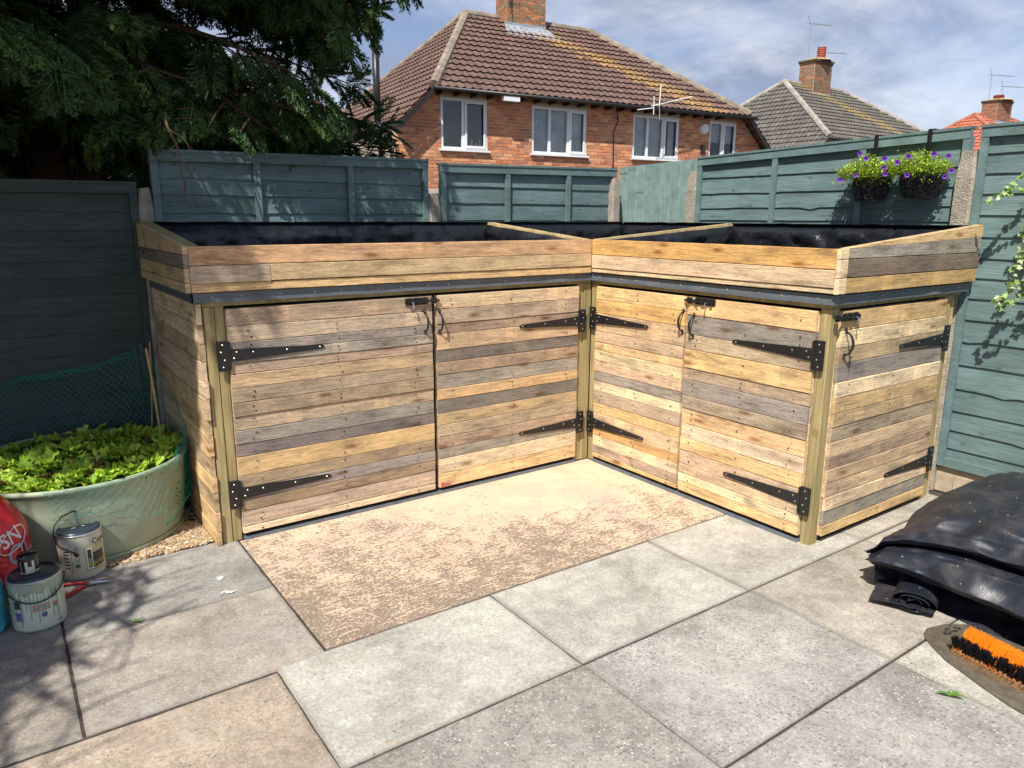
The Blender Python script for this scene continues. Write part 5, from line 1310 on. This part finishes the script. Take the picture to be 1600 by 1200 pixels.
    mb.add([P(-1.1, 0, 0), P(-.28, 0, 0), P(-.28, ZE, 0), P(-1.1, ZL, 0)], [(0, 1, 2, 3)]); mb.add([P(9.28, 0, 0), P(10.1, 0, 0), P(10.1, ZL, 0), P(9.28, ZE, 0)], [(0, 1, 2, 3)])
    mb.add([G(-1.1, 0, 0), G(-1.1, 7.2, 0), G(-1.1, 7.2, ZL), G(-1.1, 0, ZL)], [(3, 2, 1, 0)][::1]); mb.add([G(10.1, 0, 0), G(10.1, 7.2, 0), G(10.1, 7.2, ZL), G(10.1, 0, ZL)], [(0, 1, 2, 3)])
    mb.add([G(-1.1, 7.2, 0), G(10.1, 7.2, 0), G(10.1, 7.2, ZL), G(-1.1, 7.2, ZL)], [(0, 1, 2, 3)])
    for w in holes:   # reveals
        a, b, c_, d = w; q = .09
        mb.add([G(a, 0, c_), G(b, 0, c_), G(b, 0, d), G(a, 0, d), G(a, q, c_), G(b, q, c_), G(b, q, d), G(a, q, d)], [(0, 1, 5, 4), (1, 2, 6, 5), (2, 3, 7, 6), (3, 0, 4, 7)])
    wall = mb.build('wall', MORTAR, h)
    if full:
        mb = MB(); brick_wall(mb, P, -1.08, 10.08, 2.2, ZE-.02, brick_cols, rng, holes, clip=clip); bo = mb.build('brick_courses', BRICK, wall); bo['kind'] = 'stuff'
        mb = MB()
        for w in holes:   # soldier lintel
            pass
    # eaves
    mb = MB(); mb.add([G(-.3, -.34, ZE-.03), G(9.3, -.34, ZE-.03), G(9.3, 0, ZE-.02), G(-.3, 0, ZE-.02)], [(0, 1, 2, 3)]); mb.build('soffit', DARKGAP, h)
    mb = MB(); mb.tube([G(-.32, -.40, ZE-.035), G(9.5, -.40, ZE-.055)], .045, 8); mb.build('gutter', GUTTER, h, smooth=True)
    for (e0, e1) in ((G(-.3, -.37, ZE-.02), G(-1.12, -.37, ZL-.03)), (G(9.3, -.37, ZE-.02), G(10.12, -.37, ZL-.03))):
        mb = MB(); mb.obox(e0, e1-e0, N*.04, Vector((0, 0, -.12))); mb.build('bargeboard', GUTTER, h)
    mb = MB(); mb.obox(G(-1.14, -.36, ZL-.08), N*7.9, U*.06, Vector((0, 0, .08))); mb.build('bargeboard', GUTTER, h); mb = MB(); mb.obox(G(10.10, -.36, ZL-.08), N*7.9, U*.06, Vector((0, 0, .08)))
    mb.build('bargeboard', GUTTER, h)
    for i in range(int(9.2/.42)):
        u = -.1+i*.42; mb = MB(); mb.obox(G(u, -.32, ZE-.13), U*.05, N*.3, Vector((0, 0, .09))); mb.build('rafter_foot', GUTTER, h) if full else None
    return h, G, RM
def chimney(h, G, u, n, w, d, z0, z1, rng, cols, name='chimney', pots=()):
    mb = MB(); a = G(u-w/2, n-d/2, z0); 
    mb.add([G(u-w/2, n-d/2, z0), G(u+w/2, n-d/2, z0), G(u+w/2, n+d/2, z0), G(u-w/2, n+d/2, z0), G(u-w/2, n-d/2, z1), G(u+w/2, n-d/2, z1), G(u+w/2, n+d/2, z1), G(u-w/2, n+d/2, z1)], [(0,1,5,4), (1,2,6,5), (2,3,7,6), (3,0,4,7), (4,5,6,7)])
    ch = mb.build(name, MORTAR, h)
    mb = MB(); brick_wall(mb, lambda s, z, q: G(u-w/2+s, n-d/2-q, z), 0, w, z0, z1, cols, rng); brick_wall(mb, lambda s, z, q: G(u-w/2-q, n+d/2-s, z), 0, d, z0, z1, cols, rng); brick_wall(mb, lambda s, z, q: G(u+w/2+q, n-d/2+s, z), 0, d, z0, z1, cols, rng)
    for k in range(2):      # oversailing courses
        e = .03+.03*k; za = z1-.15+.075*k
        vs = [G(u-w/2-e, n-d/2-e, za), G(u+w/2+e, n-d/2-e, za), G(u+w/2+e, n+d/2+e, za), G(u-w/2-e, n+d/2+e, za)]; vs += [p+Vector((0, 0, .073)) for p in vs]
        mb.add(vs, [(3,2,1,0), (0,1,5,4), (1,2,6,5), (2,3,7,6), (3,0,4,7), (4,5,6,7)], 0, (.13, .085, .06))
    bo = mb.build('brick_courses', BRICK, ch); bo['kind'] = 'stuff'
    mb = MB(); mb.add([G(u-w/2-.25, n-d/2-.45, z0+.02-.2), G(u+w/2+.25, n-d/2-.45, z0-.18), G(u+w/2+.06, n-d/2-.02, z0+.17), G(u-w/2-.06, n-d/2-.02, z0+.17)], [(0, 1, 2, 3)])
    mb.obox(G(u-w/2-.012, n-d/2-.012, z0), G(u+w/2+.012, n-d/2-.012, z0)-G(u-w/2-.012, n-d/2-.012, z0), G(0, .3, 0)-G(0, 0, 0), Vector((0, 0, .24)))
    mb.build('lead_flashing', simple('lead_flashing', (.34, .38, .42), .5, .2, var=.3, scale=9), ch)
    for (pu, pn, ph, pr) in pots:
        mb = MB(); c_ = G(pu, pn, z1); prf = [(pr*1.05, 0), (pr, .04), (pr*.95, ph*.3)]
        for k in range(5): prf += [(pr*1.06, ph*(.35+.13*k)), (pr*.92, ph*(.40+.13*k))]
        prf += [(pr*1.02, ph), (pr*.8, ph)]
        mb.lathe(c_.x, c_.y, [(r_, c_.z+z_) for r_, z_ in prf], 14, cap=True); mb.build('chimney_pot', simple('terracotta', (.34, .085, .05), .8, var=.2), ch, smooth=False)
    mb = MB(); c_ = G(u, n, z1); mb.lathe(c_.x, c_.y, [(w*.5, c_.z), (w*.42, c_.z+.07), (.01, c_.z+.1)], 8); mb.build('flaunching', simple('lichened_mortar', (.42, .30, .14), .9), ch)
    return ch
rng = random.Random(21)
A1 = R(-5.9); O1 = (5.685, 11.730, 0)
ZO = 0
WIN = [(0.0, 1.18, 3.06, 4.18), (2.39, 3.99, 3.06, 4.16), (5.46, 7.02, 3.08, 4.16), (8.13, 9.14, 3.08, 4.17)]
h1, G, RM1 = house('brick_house', O1, A1, 'orange brick semi-detached house with a hipped brown tiled roof and four white windows', (.185, .115, .095), (.11, .072, .062), (.52, .32, .08), 0, BC, rng, WIN, (-.05, 2.45, 3.1, .25, .38))
chimney(h1, G, 4.05, 3.45, 1.25, .62, 6.55, 8.1, rng, [(.40, .16, .07), (.33, .15, .08), (.26, .17, .10), (.45, .19, .08), (.20, .15, .10)], pots=[(3.7, 3.45, .5, .12), (4.4, 3.45, .5, .12)])
GLASS = Mat('window_glass', (.02, .025, .03), .04, spec=.8).m
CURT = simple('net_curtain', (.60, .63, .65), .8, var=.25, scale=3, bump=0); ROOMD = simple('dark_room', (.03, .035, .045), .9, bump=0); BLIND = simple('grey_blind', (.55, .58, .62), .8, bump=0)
M = Mat('clear_pane', (1, 1, 1), .02); gl = M.n('ShaderNodeBsdfGlossy'); gl.inputs['Roughness'].default_value = .02; tr = M.n('ShaderNodeBsdfTransparent'); tr.inputs[0].default_value = (.93, .95, .96, 1); mx = M.n('ShaderNodeMixShader')
fr = M.n('ShaderNodeFresnel'); fr.inputs[0].default_value = 1.6; M.l(M.math('ADD', fr.outputs[0], .06), mx.inputs[0]); M.l(tr.outputs[0], mx.inputs[1]); M.l(gl.outputs[0], mx.inputs[2]); M.l(mx.outputs[0], M.t.nodes['Material Output'].inputs[0]); PANE = M.m
def win(G, h, u0, u1, z0, z1, muls, opens, inner, label):
    w = MB(); q = .05; f0, f1 = .055, .0
    def bar(a, b, c_, d, n0=.01, n1=.07): w.obox(G(a, n0, c_), G(b, 0, 0)-G(a, 0, 0), G(0, n1-n0, 0)-G(0, 0, 0), Vector((0, 0, d-c_)))
    bar(u0, u1, z0, z0+.06); bar(u0, u1, z1-.06, z1); bar(u0, u0+.06, z0+.06, z1-.06); bar(u1-.06, u1, z0+.06, z1-.06)
    for m_ in muls: bar(m_-.035, m_+.035, z0+.06, z1-.06)
    for (a, b) in opens:       # raised opening sash
        bar(a, b, z0+.05, z0+.10, -.015, .0098); bar(a, b, z1-.10, z1-.05, -.015, .0098); bar(a, a+.05, z0+.10, z1-.10, -.015, .0098); bar(b-.05, b, z0+.10, z1-.10, -.015, .0098)
    o = w.build('window', WHITEP, h); o['label'] = label
    s = MB(); s.obox(G(u0-.05, -.08, z0-.04), G(u1+.1, 0, 0)-G(u0, 0, 0), G(0, .15, 0)-G(0, 0, 0), Vector((0, 0, .038))); s.build('sill', WHITEP, o)
    edges = [u0+.06]+muls+[u1-.06]
    for a, b in zip(edges, edges[1:]):
        p = MB(); p.add([G(a, .045, z0+.05), G(b, .045, z0+.05), G(b, .045, z1-.05), G(a, .045, z1-.05)], [(0, 1, 2, 3)]); p.build('pane', PANE, o)
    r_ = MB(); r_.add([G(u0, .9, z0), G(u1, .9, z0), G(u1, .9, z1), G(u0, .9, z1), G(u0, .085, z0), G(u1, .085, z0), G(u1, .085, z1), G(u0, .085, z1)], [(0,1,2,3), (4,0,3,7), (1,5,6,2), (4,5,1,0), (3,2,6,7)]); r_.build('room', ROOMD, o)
    for (a, b, c_, d, kind) in inner:
        p = MB()
        if kind == 'net':
            k = int((b-a)/.02); vs = []
            for i in range(k+1):
                x = a+(b-a)*i/k; y = .13+.018*math.sin(i*1.3+.5*math.sin(i*.4)); vs += [G(x, y, c_), G(x, y, d)]
            p.add(vs, [(2*i, 2*i+2, 2*i+3, 2*i+1) for i in range(k)]); p.build('net_curtain', CURT, o, smooth=True)
        else:
            p.add([G(a, .13, c_), G(b, .13, c_), G(b, .13, d), G(a, .13, d)], [(0, 1, 2, 3)]); p.build('blind', BLIND, o)
win(G, h1, *WIN[0], [.56], [(.60, 1.13)], [(.66, .72, 3.1, 3.26, 'blind'), (.80, .86, 3.1, 3.3, 'blind'), (.92, .97, 3.1, 3.24, 'blind'), (1.02, 1.07, 3.1, 3.34, 'blind')], 'leftmost window with two panes and bottles on the sill')
win(G, h1, *WIN[1], [2.90, 3.45], [(3.48, 3.94)], [(2.42, 3.96, 3.08, 4.15, 'net')], 'three-pane window with net curtains')
win(G, h1, *WIN[2], [5.95, 6.47], [(6.50, 6.97)], [(5.5, 6.44, 3.08, 4.15, 'net'), (6.75, 6.99, 3.1, 4.15, 'net')], 'three-pane window behind the small aerial')
win(G, h1, *WIN[3], [8.62], [(8.65, 9.10)], [(8.16, 9.1, 3.62, 4.15, 'blind')], 'rightmost window with a half-drawn blind')
# fittings on the house
p = MB(); p.tube([G(-1.48, -.1, 2.1), G(-1.48, -.1, 3.40), G(-1.42, -.15, 3.55)], .05, 8); p.tube([G(-1.52, -.1, 3.4), G(-1.52, -.1, 5.15)], .075, 10); p.tube([G(-1.52, -.1, 5.15), G(-1.52, -.1, 5.20)], .09, 10); p.build('flue_pipe', BLACKPL, h1, smooth=True)
p = MB(); p.tube([G(-1.52, -.1, 3.38), G(-1.52, -.1, 3.52)], .085, 10); p.build('flue_collar', STEEL, h1)
p = MB(); p.obox(G(1.40, -.42, 4.15), U_ := (G(.42, 0, 0)-G(0, 0, 0)), G(0, .14, 0)-G(0, 0, 0), Vector((0, 0, .13))); p.tube([G(1.6, -.3, 4.2), G(1.6, 0, 4.25)], .03, 6); p.build('floodlight', WHITEP, h1)
p = MB(); c_ = G(7.88, -.03, 3.94)
for (r_, y_) in ((.15, 0), (.15, .04), (.10, .07)): pass
dv = G(0, -.07, 0)-G(0, 0, 0); p.tube([c_-dv*.4, c_+dv*.3, c_+dv, c_+dv*1.2], [.15, .15, .13, .08], 14); p.build('round_alarm_box', WHITEP, h1)
p = MB(); p.obox(G(7.82, -.10, 3.3), G(.10, 0, 0)-G(0, 0, 0), G(0, .1, 0)-G(0, 0, 0), Vector((0, 0, .22))); p.build('junction_box', BLACKPL, h1)
p = MB(); p.tube([G(4.9, -.02, 4.3), G(4.95, -.02, 3.95), G(4.82, -.02, 3.7), G(4.84, -.02, 2.6)], .014, 5); p.build('cable', BLACKPL, h1)
def aerial(G, h, u, n, z, L, az_, col, nel=9, mast=.6, name='aerial'):
    p = MB(); p.tube([G(u, n, z), G(u, n, z+mast)], .016, 6); d = Vector((math.cos(az_), math.sin(az_), .05)).normalized(); s = Vector((-d.y, d.x, 0)); c_ = G(u, n, z+mast)
    p.tube([c_-d*.25, c_+d*L], .013, 5)
    for k in range(nel): q = c_+d*(L*(k+.5)/nel); p.tube([q-s*.14+Vector((0,0,0)), q+s*.14], .006, 4)
    p.tube([c_-d*.2-Vector((0,0,.25)), c_-d*.02, c_-d*.2+Vector((0,0,.28))], .012, 4)
    return p.build(name, col, h)
ALU = simple('aluminium', (.45, .46, .48), .4, .6, bump=0)
p = MB()
p.tube([G(5.95, -.45, 4.0), G(5.80, -.6, 4.32), G(5.82, -.6, 4.85)], .015, 5); p.tube([G(5.55, -.6, 4.30), G(6.85, -.62, 4.62)], .014, 5); p.tube([G(5.1, -.6, 4.18), G(5.6, -.6, 4.26)], .012, 5)
for k in range(7): q = 5.8+k*.14; p.tube([G(q, -.6-.14, 4.365+k*.034), G(q, -.6+.14, 4.365+k*.034)], .006, 4)
p.tube([G(5.62, -.6, 4.1), G(5.62, -.6, 4.55)], .012, 4); p.build('aerial', WHITEP, h1)
aerial(G, h1, 3.45, 3.0, 7.1, .5, .4, BLACKPL, 5, .6)

# second house: grey roof
O2 = Vector((24.33, 16.18, 0))-Vector((2.4, 3.6, 0))
h2, G2, RM2 = house('grey_roofed_house', O2, 0., 'house with a grey tiled hipped roof and lichen below its chimney', (.165, .15, .13), (.10, .093, .085), (.42, .30, .07), 0, BC, rng, [], (-.9, 2.35, .9, .9, .5), full=False, hipcol=(.42, .39, .33), spots=.95)
chimney(h2, G2, 4.0, 3.3, 1.2, .7, 6.35, 7.85, rng, [(.24, .14, .08), (.30, .13, .07), (.20, .15, .10), (.36, .16, .08)], pots=[(4.3, 3.3, .58, .17)])
aerial(G2, h2, 3.7, 3.5, 7.8, 1.3, -.12, ALU, 12, 1.5); aerial(G2, h2, 4.5, 3.5, 7.8, 1.5, -.2, ALU, 12, .5)
# third house: red roof
D3 = Vector((40.55, 16.2, 0)); O3 = D3-Vector((2.4, 3.6, 0))
h3, G3, RM3 = house('red_roofed_house', O3, R(-3), 'distant house with a salmon red tiled roof just showing above the fence', (.50, .17, .11), (.40, .13, .08), (.5, .35, .15), 0, BC, rng, [], None, full=False, hipcol=(.50, .20, .13), spots=.1, rdg=(2.4, 6.5))
chimney(h3, G3, 3.95, 3.3, 1.5, .8, 6.4, 7.7, rng, [(.30, .13, .07), (.36, .16, .09), (.22, .12, .08)], pots=[(4.0, 3.3, .3, .25)])
aerial(G3, h3, 3.4, 3.5, 7.65, 2.2, -.1, ALU, 12, 1.35); aerial(G3, h3, 4.7, 3.5, 7.65, 2.0, -.1, ALU, 12, .9)

# ------------------------------------------------------------------ conifers behind the fence
def spray_template(seed):
    rs = random.Random(seed); T = []
    def leafy(o, d, L, w):  # narrow pointed quad in the spray plane
        px, py = -d[1], d[0]; T.append([o, (o[0]+d[0]*L*.4+px*w, o[1]+d[1]*L*.4+py*w), (o[0]+d[0]*L, o[1]+d[1]*L), (o[0]+d[0]*L*.4-px*w, o[1]+d[1]*L*.4-py*w)])
    leafy((0, 0), (1, 0), 1., .010)
    n = 14
    for i in range(n):
        t = .08+.86*i/n; l = .46*math.sin(math.pi*(t*.75+.18))**1.1*rs.uniform(.8, 1.15)
        for s in (-1, 1):
            a = s*rs.uniform(.62, .85); d = (math.cos(a), math.sin(a)); o = (t, 0); leafy(o, d, l, .0125)
            for q in range(3):
                tt = (.25+.25*q); o2 = (o[0]+d[0]*l*tt, o[1]+d[1]*l*tt)
                for s2 in (-1, 1):
                    a2 = a+s2*rs.uniform(.5, .8); leafy(o2, (math.cos(a2), math.sin(a2)), l*(.42-.09*q), .0125)
    T = np.array(T)   # (k,4,2)
    V = np.zeros((T.shape[0], 4, 3)); V[:, :, :2] = T
    r = np.hypot(V[..., 0], V[..., 1]); V[..., 2] = -.22*V[..., 0]**2-.25*V[..., 1]**2+.02*np.random.randn(*V[..., 0].shape)
    return V.reshape(-1, 3)
TEMPL = [spray_template(s) for s in range(6)]
def keep(p, rs, dens=1.):
    x, y, z = p
    if z < 1.98: return False
    if y < 1.0 and z < 2.25 or (y < 1.7 and z < 2.12): return False
    xs = x+.635*z; w = y+z/2.3  # where a spray's shadow lands
    if z < 3.4 and nz(x*1.15+3, y*1.15, z*1.6) > .27: return False
    jit = .12*nz(x*3, y*3, z*3)
    if w < (1.2 if -3.5 < xs < -2.25 else .69)+jit:
        return z > 3.3 and ((w < .12 and -4.6 < xs < -2.75 and rs.random() < .75*max(0, nz(x*1.5, y*1.5, 9)+.28)*2) or (w < .25 and -4.3 < xs < -1.95 and rs.random() < .05)) 
    if w < 1.95 and xs > .15+.9*nz(x*2, y*2, 5): return rs.random() < .07
    return True
def conifer(tx, ty, Rmax, H, seed, label, nb, zlo, xlim=None, trunk_r=.13, dens=1.):
    rs = random.Random(seed); t = empty('conifer_tree', (tx, ty, 0), label, 'tree', 'conifers behind the fence')
    mb = MB(); mb.tube([(tx+.05*math.sin(k*.7+seed), ty+.04*math.cos(k*.9), H*k/14) for k in range(15)], [trunk_r*(1-.85*k/14)+.02 for k in range(15)], 10)
    mb.tube([(tx+.02, ty, .8), (tx+.28, ty-.05, 1.9), (tx+.36, ty+.05, 3.2), (tx+.30, ty, 5)], [trunk_r*.7, trunk_r*.6, trunk_r*.5, .03], 8); mb.build('trunk', BARK, t, smooth=True)
    bo = MB(); A = []; dead = MB()
    for b in range(nb):
        f = rs.random(); z0 = zlo+(H-zlo)*f**1.5; az_ = rs.uniform(0, 2*math.pi); prof_ = (1-((z0-zlo)/(H-zlo))**1.6)
        L = Rmax*(.45+.55*prof_)*rs.uniform(.72, 1.05); L *= (.55+.45*prof_)
        d = Vector((math.cos(az_), math.sin(az_), rs.uniform(-.05, .35))).normalized(); p = Vector((tx, ty, z0)); pts = [p.copy()]; n = max(4, int(L/.2)); st = L/n
        for s in range(n):
            d = (d+Vector((rs.uniform(-.10, .10), rs.uniform(-.10, .10), -.055))).normalized(); p = p+d*st; pts.append(p.copy())
            if xlim and p.x > xlim(p.z): break
            if (p.z < 2.15 and p.y < 1.5) or (p.x+.635*p.z > -2.75 and not keep((p.x, p.y, max(p.z, 2.3)), rs) and s > 1): break
        bo.tube(pts, [.030*(1-.9*i/len(pts))*min(1.4, L/1.6)+.003 for i in range(len(pts))], 5)
        m_ = len(pts)
        for i in range(1, m_):
            fr_ = i/(m_-1)
            if fr_ < .35:
                if z0 < 4.2 and rs.random() < .8:      # bare dead twigs inside the crown
                    for _ in range(2):
                        q = pts[i].copy(); dd = (rdir(rs, -.8)+d*.5).normalized(); tp = [q.copy()]
                        for s in range(6): dd = (dd+rdir(rs)*.25+Vector((0, 0, -.05))).normalized(); q = q+dd*rs.uniform(.06, .13); tp.append(q.copy())
                        if min(t_.z for t_ in tp) > 2.1 or min(t_.y for t_ in tp) > 1.4: dead.tube(tp, [.007*(1-.8*k/6) for k in range(7)], 4)
                continue
            for sgn in (-1, 1):
                if rs.random() > .92: continue
                sd_ = pts[i]-pts[i-1]; sd_.normalize(); side = Vector((-sd_.y, sd_.x, 0)).normalized()*sgn; dd = (sd_*.55+side+Vector((0, 0, rs.uniform(-.35, .12)))).normalized()
                l2 = L*.36*(1.15-fr_*.75)*rs.uniform(.6, 1.1); q = pts[i].copy(); k2 = max(2, int(l2/.10)); tp = [q.copy()]
                for s in range(k2):
                    q = q+dd*(l2/k2); dd = (dd+Vector((rs.uniform(-.08, .08), rs.uniform(-.08, .08), -.09))).normalized(); tp.append(q.copy())
                    if xlim and q.x > xlim(q.z): continue
                    for _ in range(2 if z0 < 5.2 else 1):
                        if not keep(q, rs): continue
                        ax = (dd*.7+rdir(rs)*.55+Vector((0, 0, -.55))).normalized(); A.append((q.copy(), ax, rs.uniform(.20, .36)*(1 if z0 < 5.2 else 1.5), rs.random()))
                if z0 < 5: bo.tube(tp, [.007*(1-.8*k/len(tp))+.001 for k in range(len(tp))], 3, cap=False)
            if xlim and pts[i].x > xlim(pts[i].z): continue
            if keep(pts[i], rs): A.append((pts[i].copy(), (d+Vector((0, 0, -.4))).normalized(), .35, rs.random()))
    # sprays
    Vs = []; Cs = []
    for (q, ax, L, c_) in A:
        T = TEMPL[int(c_*997) % 6]; up = Vector((rs.uniform(-.5, .5), rs.uniform(-.5, .5), 1)); sdv = ax.cross(up).normalized(); nn_ = sdv.cross(ax)
        Mx = np.array([list(ax), list(sdv), list(nn_)])*L; Vs.append(T @ Mx + np.array(q))
        g_ = .75+.5*c_; base = (.048*g_, .098*g_, .028*g_) if c_ < .8 else (.08, .145, .035)
        if c_ < .018: base = (.10, .07, .032)
        Cs.append(np.tile(np.array(base), (len(T)//4, 1))*np.random.uniform(.75, 1.25, (len(T)//4, 1)))
    V = np.concatenate(Vs); F = np.arange(len(V)).reshape(-1, 4); Cc = np.concatenate(Cs)
    np_mesh('crown', V, F, CONIFER, Cc, t, (tx, ty, 0)); bo.build('branches', BARK, t); 
    if dead.v: dead.build('dead_twigs', TWIG, t)
    print('sprays', label[:20], len(A), 'quads', len(F)); return t
xl1 = lambda z: -.72 if z < 2.35 else (-.95 if z < 2.6 else -.80)
c1 = conifer(-2.72, 2.45, 2.5, 8.5, 31, 'tall dark conifer behind the fence, its boughs hanging over the left panels', 190, 2.25, xl1)
conifer(-5.0, 2.3, 3.0, 9., 47, 'second dark conifer further left behind the dark fence panel', 150, 2.2, lambda z: -2.6)
conifer(-6.4, .2, 3.6, 10., 59, 'tall conifer at the far left whose boughs shade the tub and left paving', 210, 3.2, lambda z: -2.9)  # unseen tree added to shade the crowns, fence and left paving
# low spreading bough in front of the brick house
def side_bough(path, n, rs, L=(.16, .26)):
    bo = MB(); bo.tube(path, [.012*(1-.7*i/(len(path)-1)) for i in range(len(path))], 5); Vs = []; Cs = []
    P_ = [Vector(p) for p in path]
    for k in range(n):
        f = (k+rs.random())/n*(len(P_)-1.001); i = int(f); q = P_[i].lerp(P_[i+1], f-i); d = (P_[i+1]-P_[i]).normalized()
        ax = (d*.6+rdir(rs)*.75+Vector((0, 0, .02))).normalized(); T = TEMPL[k % 6]; sdv = ax.cross(Vector((rs.uniform(-.6, .6), rs.uniform(-.6, .6), 1))).normalized(); nn_ = sdv.cross(ax)
        Mx = np.array([list(ax), list(sdv), list(nn_)])*rs.uniform(*L); Vs.append(T @ Mx+np.array(q+rdir(rs)*.03)); g_ = rs.uniform(.8, 1.3); Cs.append(np.tile(np.array((.045*g_, .09*g_, .028*g_)), (len(T)//4, 1)))
    V = np.concatenate(Vs); return bo, V, np.arange(len(V)).reshape(-1, 4), np.concatenate(Cs)
rs = random.Random(77)
for path, n in (([(-2.5, 2.5, 2.35), (-1.9, 2.3, 2.42), (-1.3, 2.1, 2.36), (-.8, 1.95, 2.26), (-.42, 1.85, 2.20)], 90), ([(-2.4, 2.4, 2.7), (-1.6, 2.2, 2.75), (-1.0, 2.1, 2.62), (-.62, 2.0, 2.5)], 70), ([(-2.4, 2.5, 2.1), (-1.7, 2.1, 2.15), (-1.1, 1.85, 2.08), (-.6, 1.7, 2.02)], 90), ([(-2.5, 2.5, 3.3), (-1.6, 2.2, 3.45), (-.95, 2.0, 3.3), (-.55, 1.95, 3.0)], 110), ([(-2.5, 2.5, 3.8), (-1.5, 2.3, 3.9), (-.8, 2.1, 3.7), (-.45, 2.0, 3.35)], 120)):
    bo, V, F, Cc = side_bough(path, n, rs); np_mesh('foliage_bough', V, F, CONIFER, Cc, c1, (-2.72, 2.45, 0)); bo.build('branch', BARK, c1)
# evergreen hedge added beyond the fence to block bright sky under the trees
hed = empty('hedge', (-3.4, 6.2, 0), 'added dark evergreen hedge, closing off the bright sky under the conifers', 'hedge'); Vs = []; Cs = []
for k in range(2600):
    q = np.array([rs.uniform(-7.5, -.4), 6.2+rs.uniform(-.5, .5), rs.uniform(.8, 2.35)+.12*nz(k*.1)]); ax = (rdir(rs)+Vector((0, -.5, .2))).normalized(); T = TEMPL[k % 6]; sdv = ax.cross(Vector((rs.uniform(-1, 1), 0, 1))).normalized(); nn_ = sdv.cross(ax)
    Vs.append(T @ (np.array([list(ax), list(sdv), list(nn_)])*rs.uniform(.3, .5))+q); g_ = rs.uniform(.6, 1.2); Cs.append(np.tile(np.array((.04*g_, .075*g_, .025*g_)), (len(T)//4, 1)))
V = np.concatenate(Vs); np_mesh('foliage', V, np.arange(len(V)).reshape(-1, 4), CONIFER, np.concatenate(Cs), hed, (-3.4, 6.2, 0))
# broken branch and its hanging dry twig in front of the panel
mb = MB()
mb.tube([(-2.6, 2.3, 2.45), (-2.3, 1.8, 2.32), (-2.06, 1.45, 2.17), (-1.82, 1.25, 2.03)], [.03, .022, .018, .015], 8)
def pt(u_, v_, y): # point on plane y
    pass
tw = [(-2.217, 1.2, 2.15), (-2.19, 1.08, 2.09), (-2.204, .95, 2.01), (-2.17, .95, 1.93), (-2.145, .95, 1.848), (-2.155, .95, 1.78), (-2.14, .95, 1.713), (-2.150, .95, 1.65), (-2.141, .95, 1.593)]
mb.tube([(-2.45, 1.7, 2.28), (-2.33, 1.35, 2.25), tw[0]], [.012, .010, .008], 6)
mb.tube(tw, [.008, .0075, .007, .006, .005, .0045, .004, .003, .0015], 6)
mb.tube([tw[3], (-2.22, .95, 1.885), (-2.30, .95, 1.83)], [.0035, .003, .0015], 5); mb.tube([tw[4], (-2.10, .95, 1.77), (-2.115, .94, 1.66), (-2.09, .94, 1.60)], [.004, .003, .002, .001], 5); mb.tube([tw[6], (-2.17, .95, 1.66), (-2.19, .95, 1.62)], [.003, .002, .001], 5); mb.tube([tw[2], (-2.12, .95, 1.95), (-2.08, .95, 1.86), (-2.09, .95, 1.78)], [.004, .003, .002, .001], 5)
mb.tube([tw[0], (-2.10, 1.15, 2.20), (-2.03, 1.1, 2.17), (-2.06, 1.05, 2.08), (-2.15, 1.05, 2.07)], [.006, .005, .004, .003, .002], 5)
mb.tube([(-2.5, 1.6, 2.2), (-2.4, 1.3, 2.17), (-2.25, 1.15, 2.11), (-2.05, 1.1, 2.14), (-1.95, 1.1, 2.1)], [.007, .006, .005, .003, .0015], 5)
mb.build('broken_branch', TWIG, c1, smooth=True)
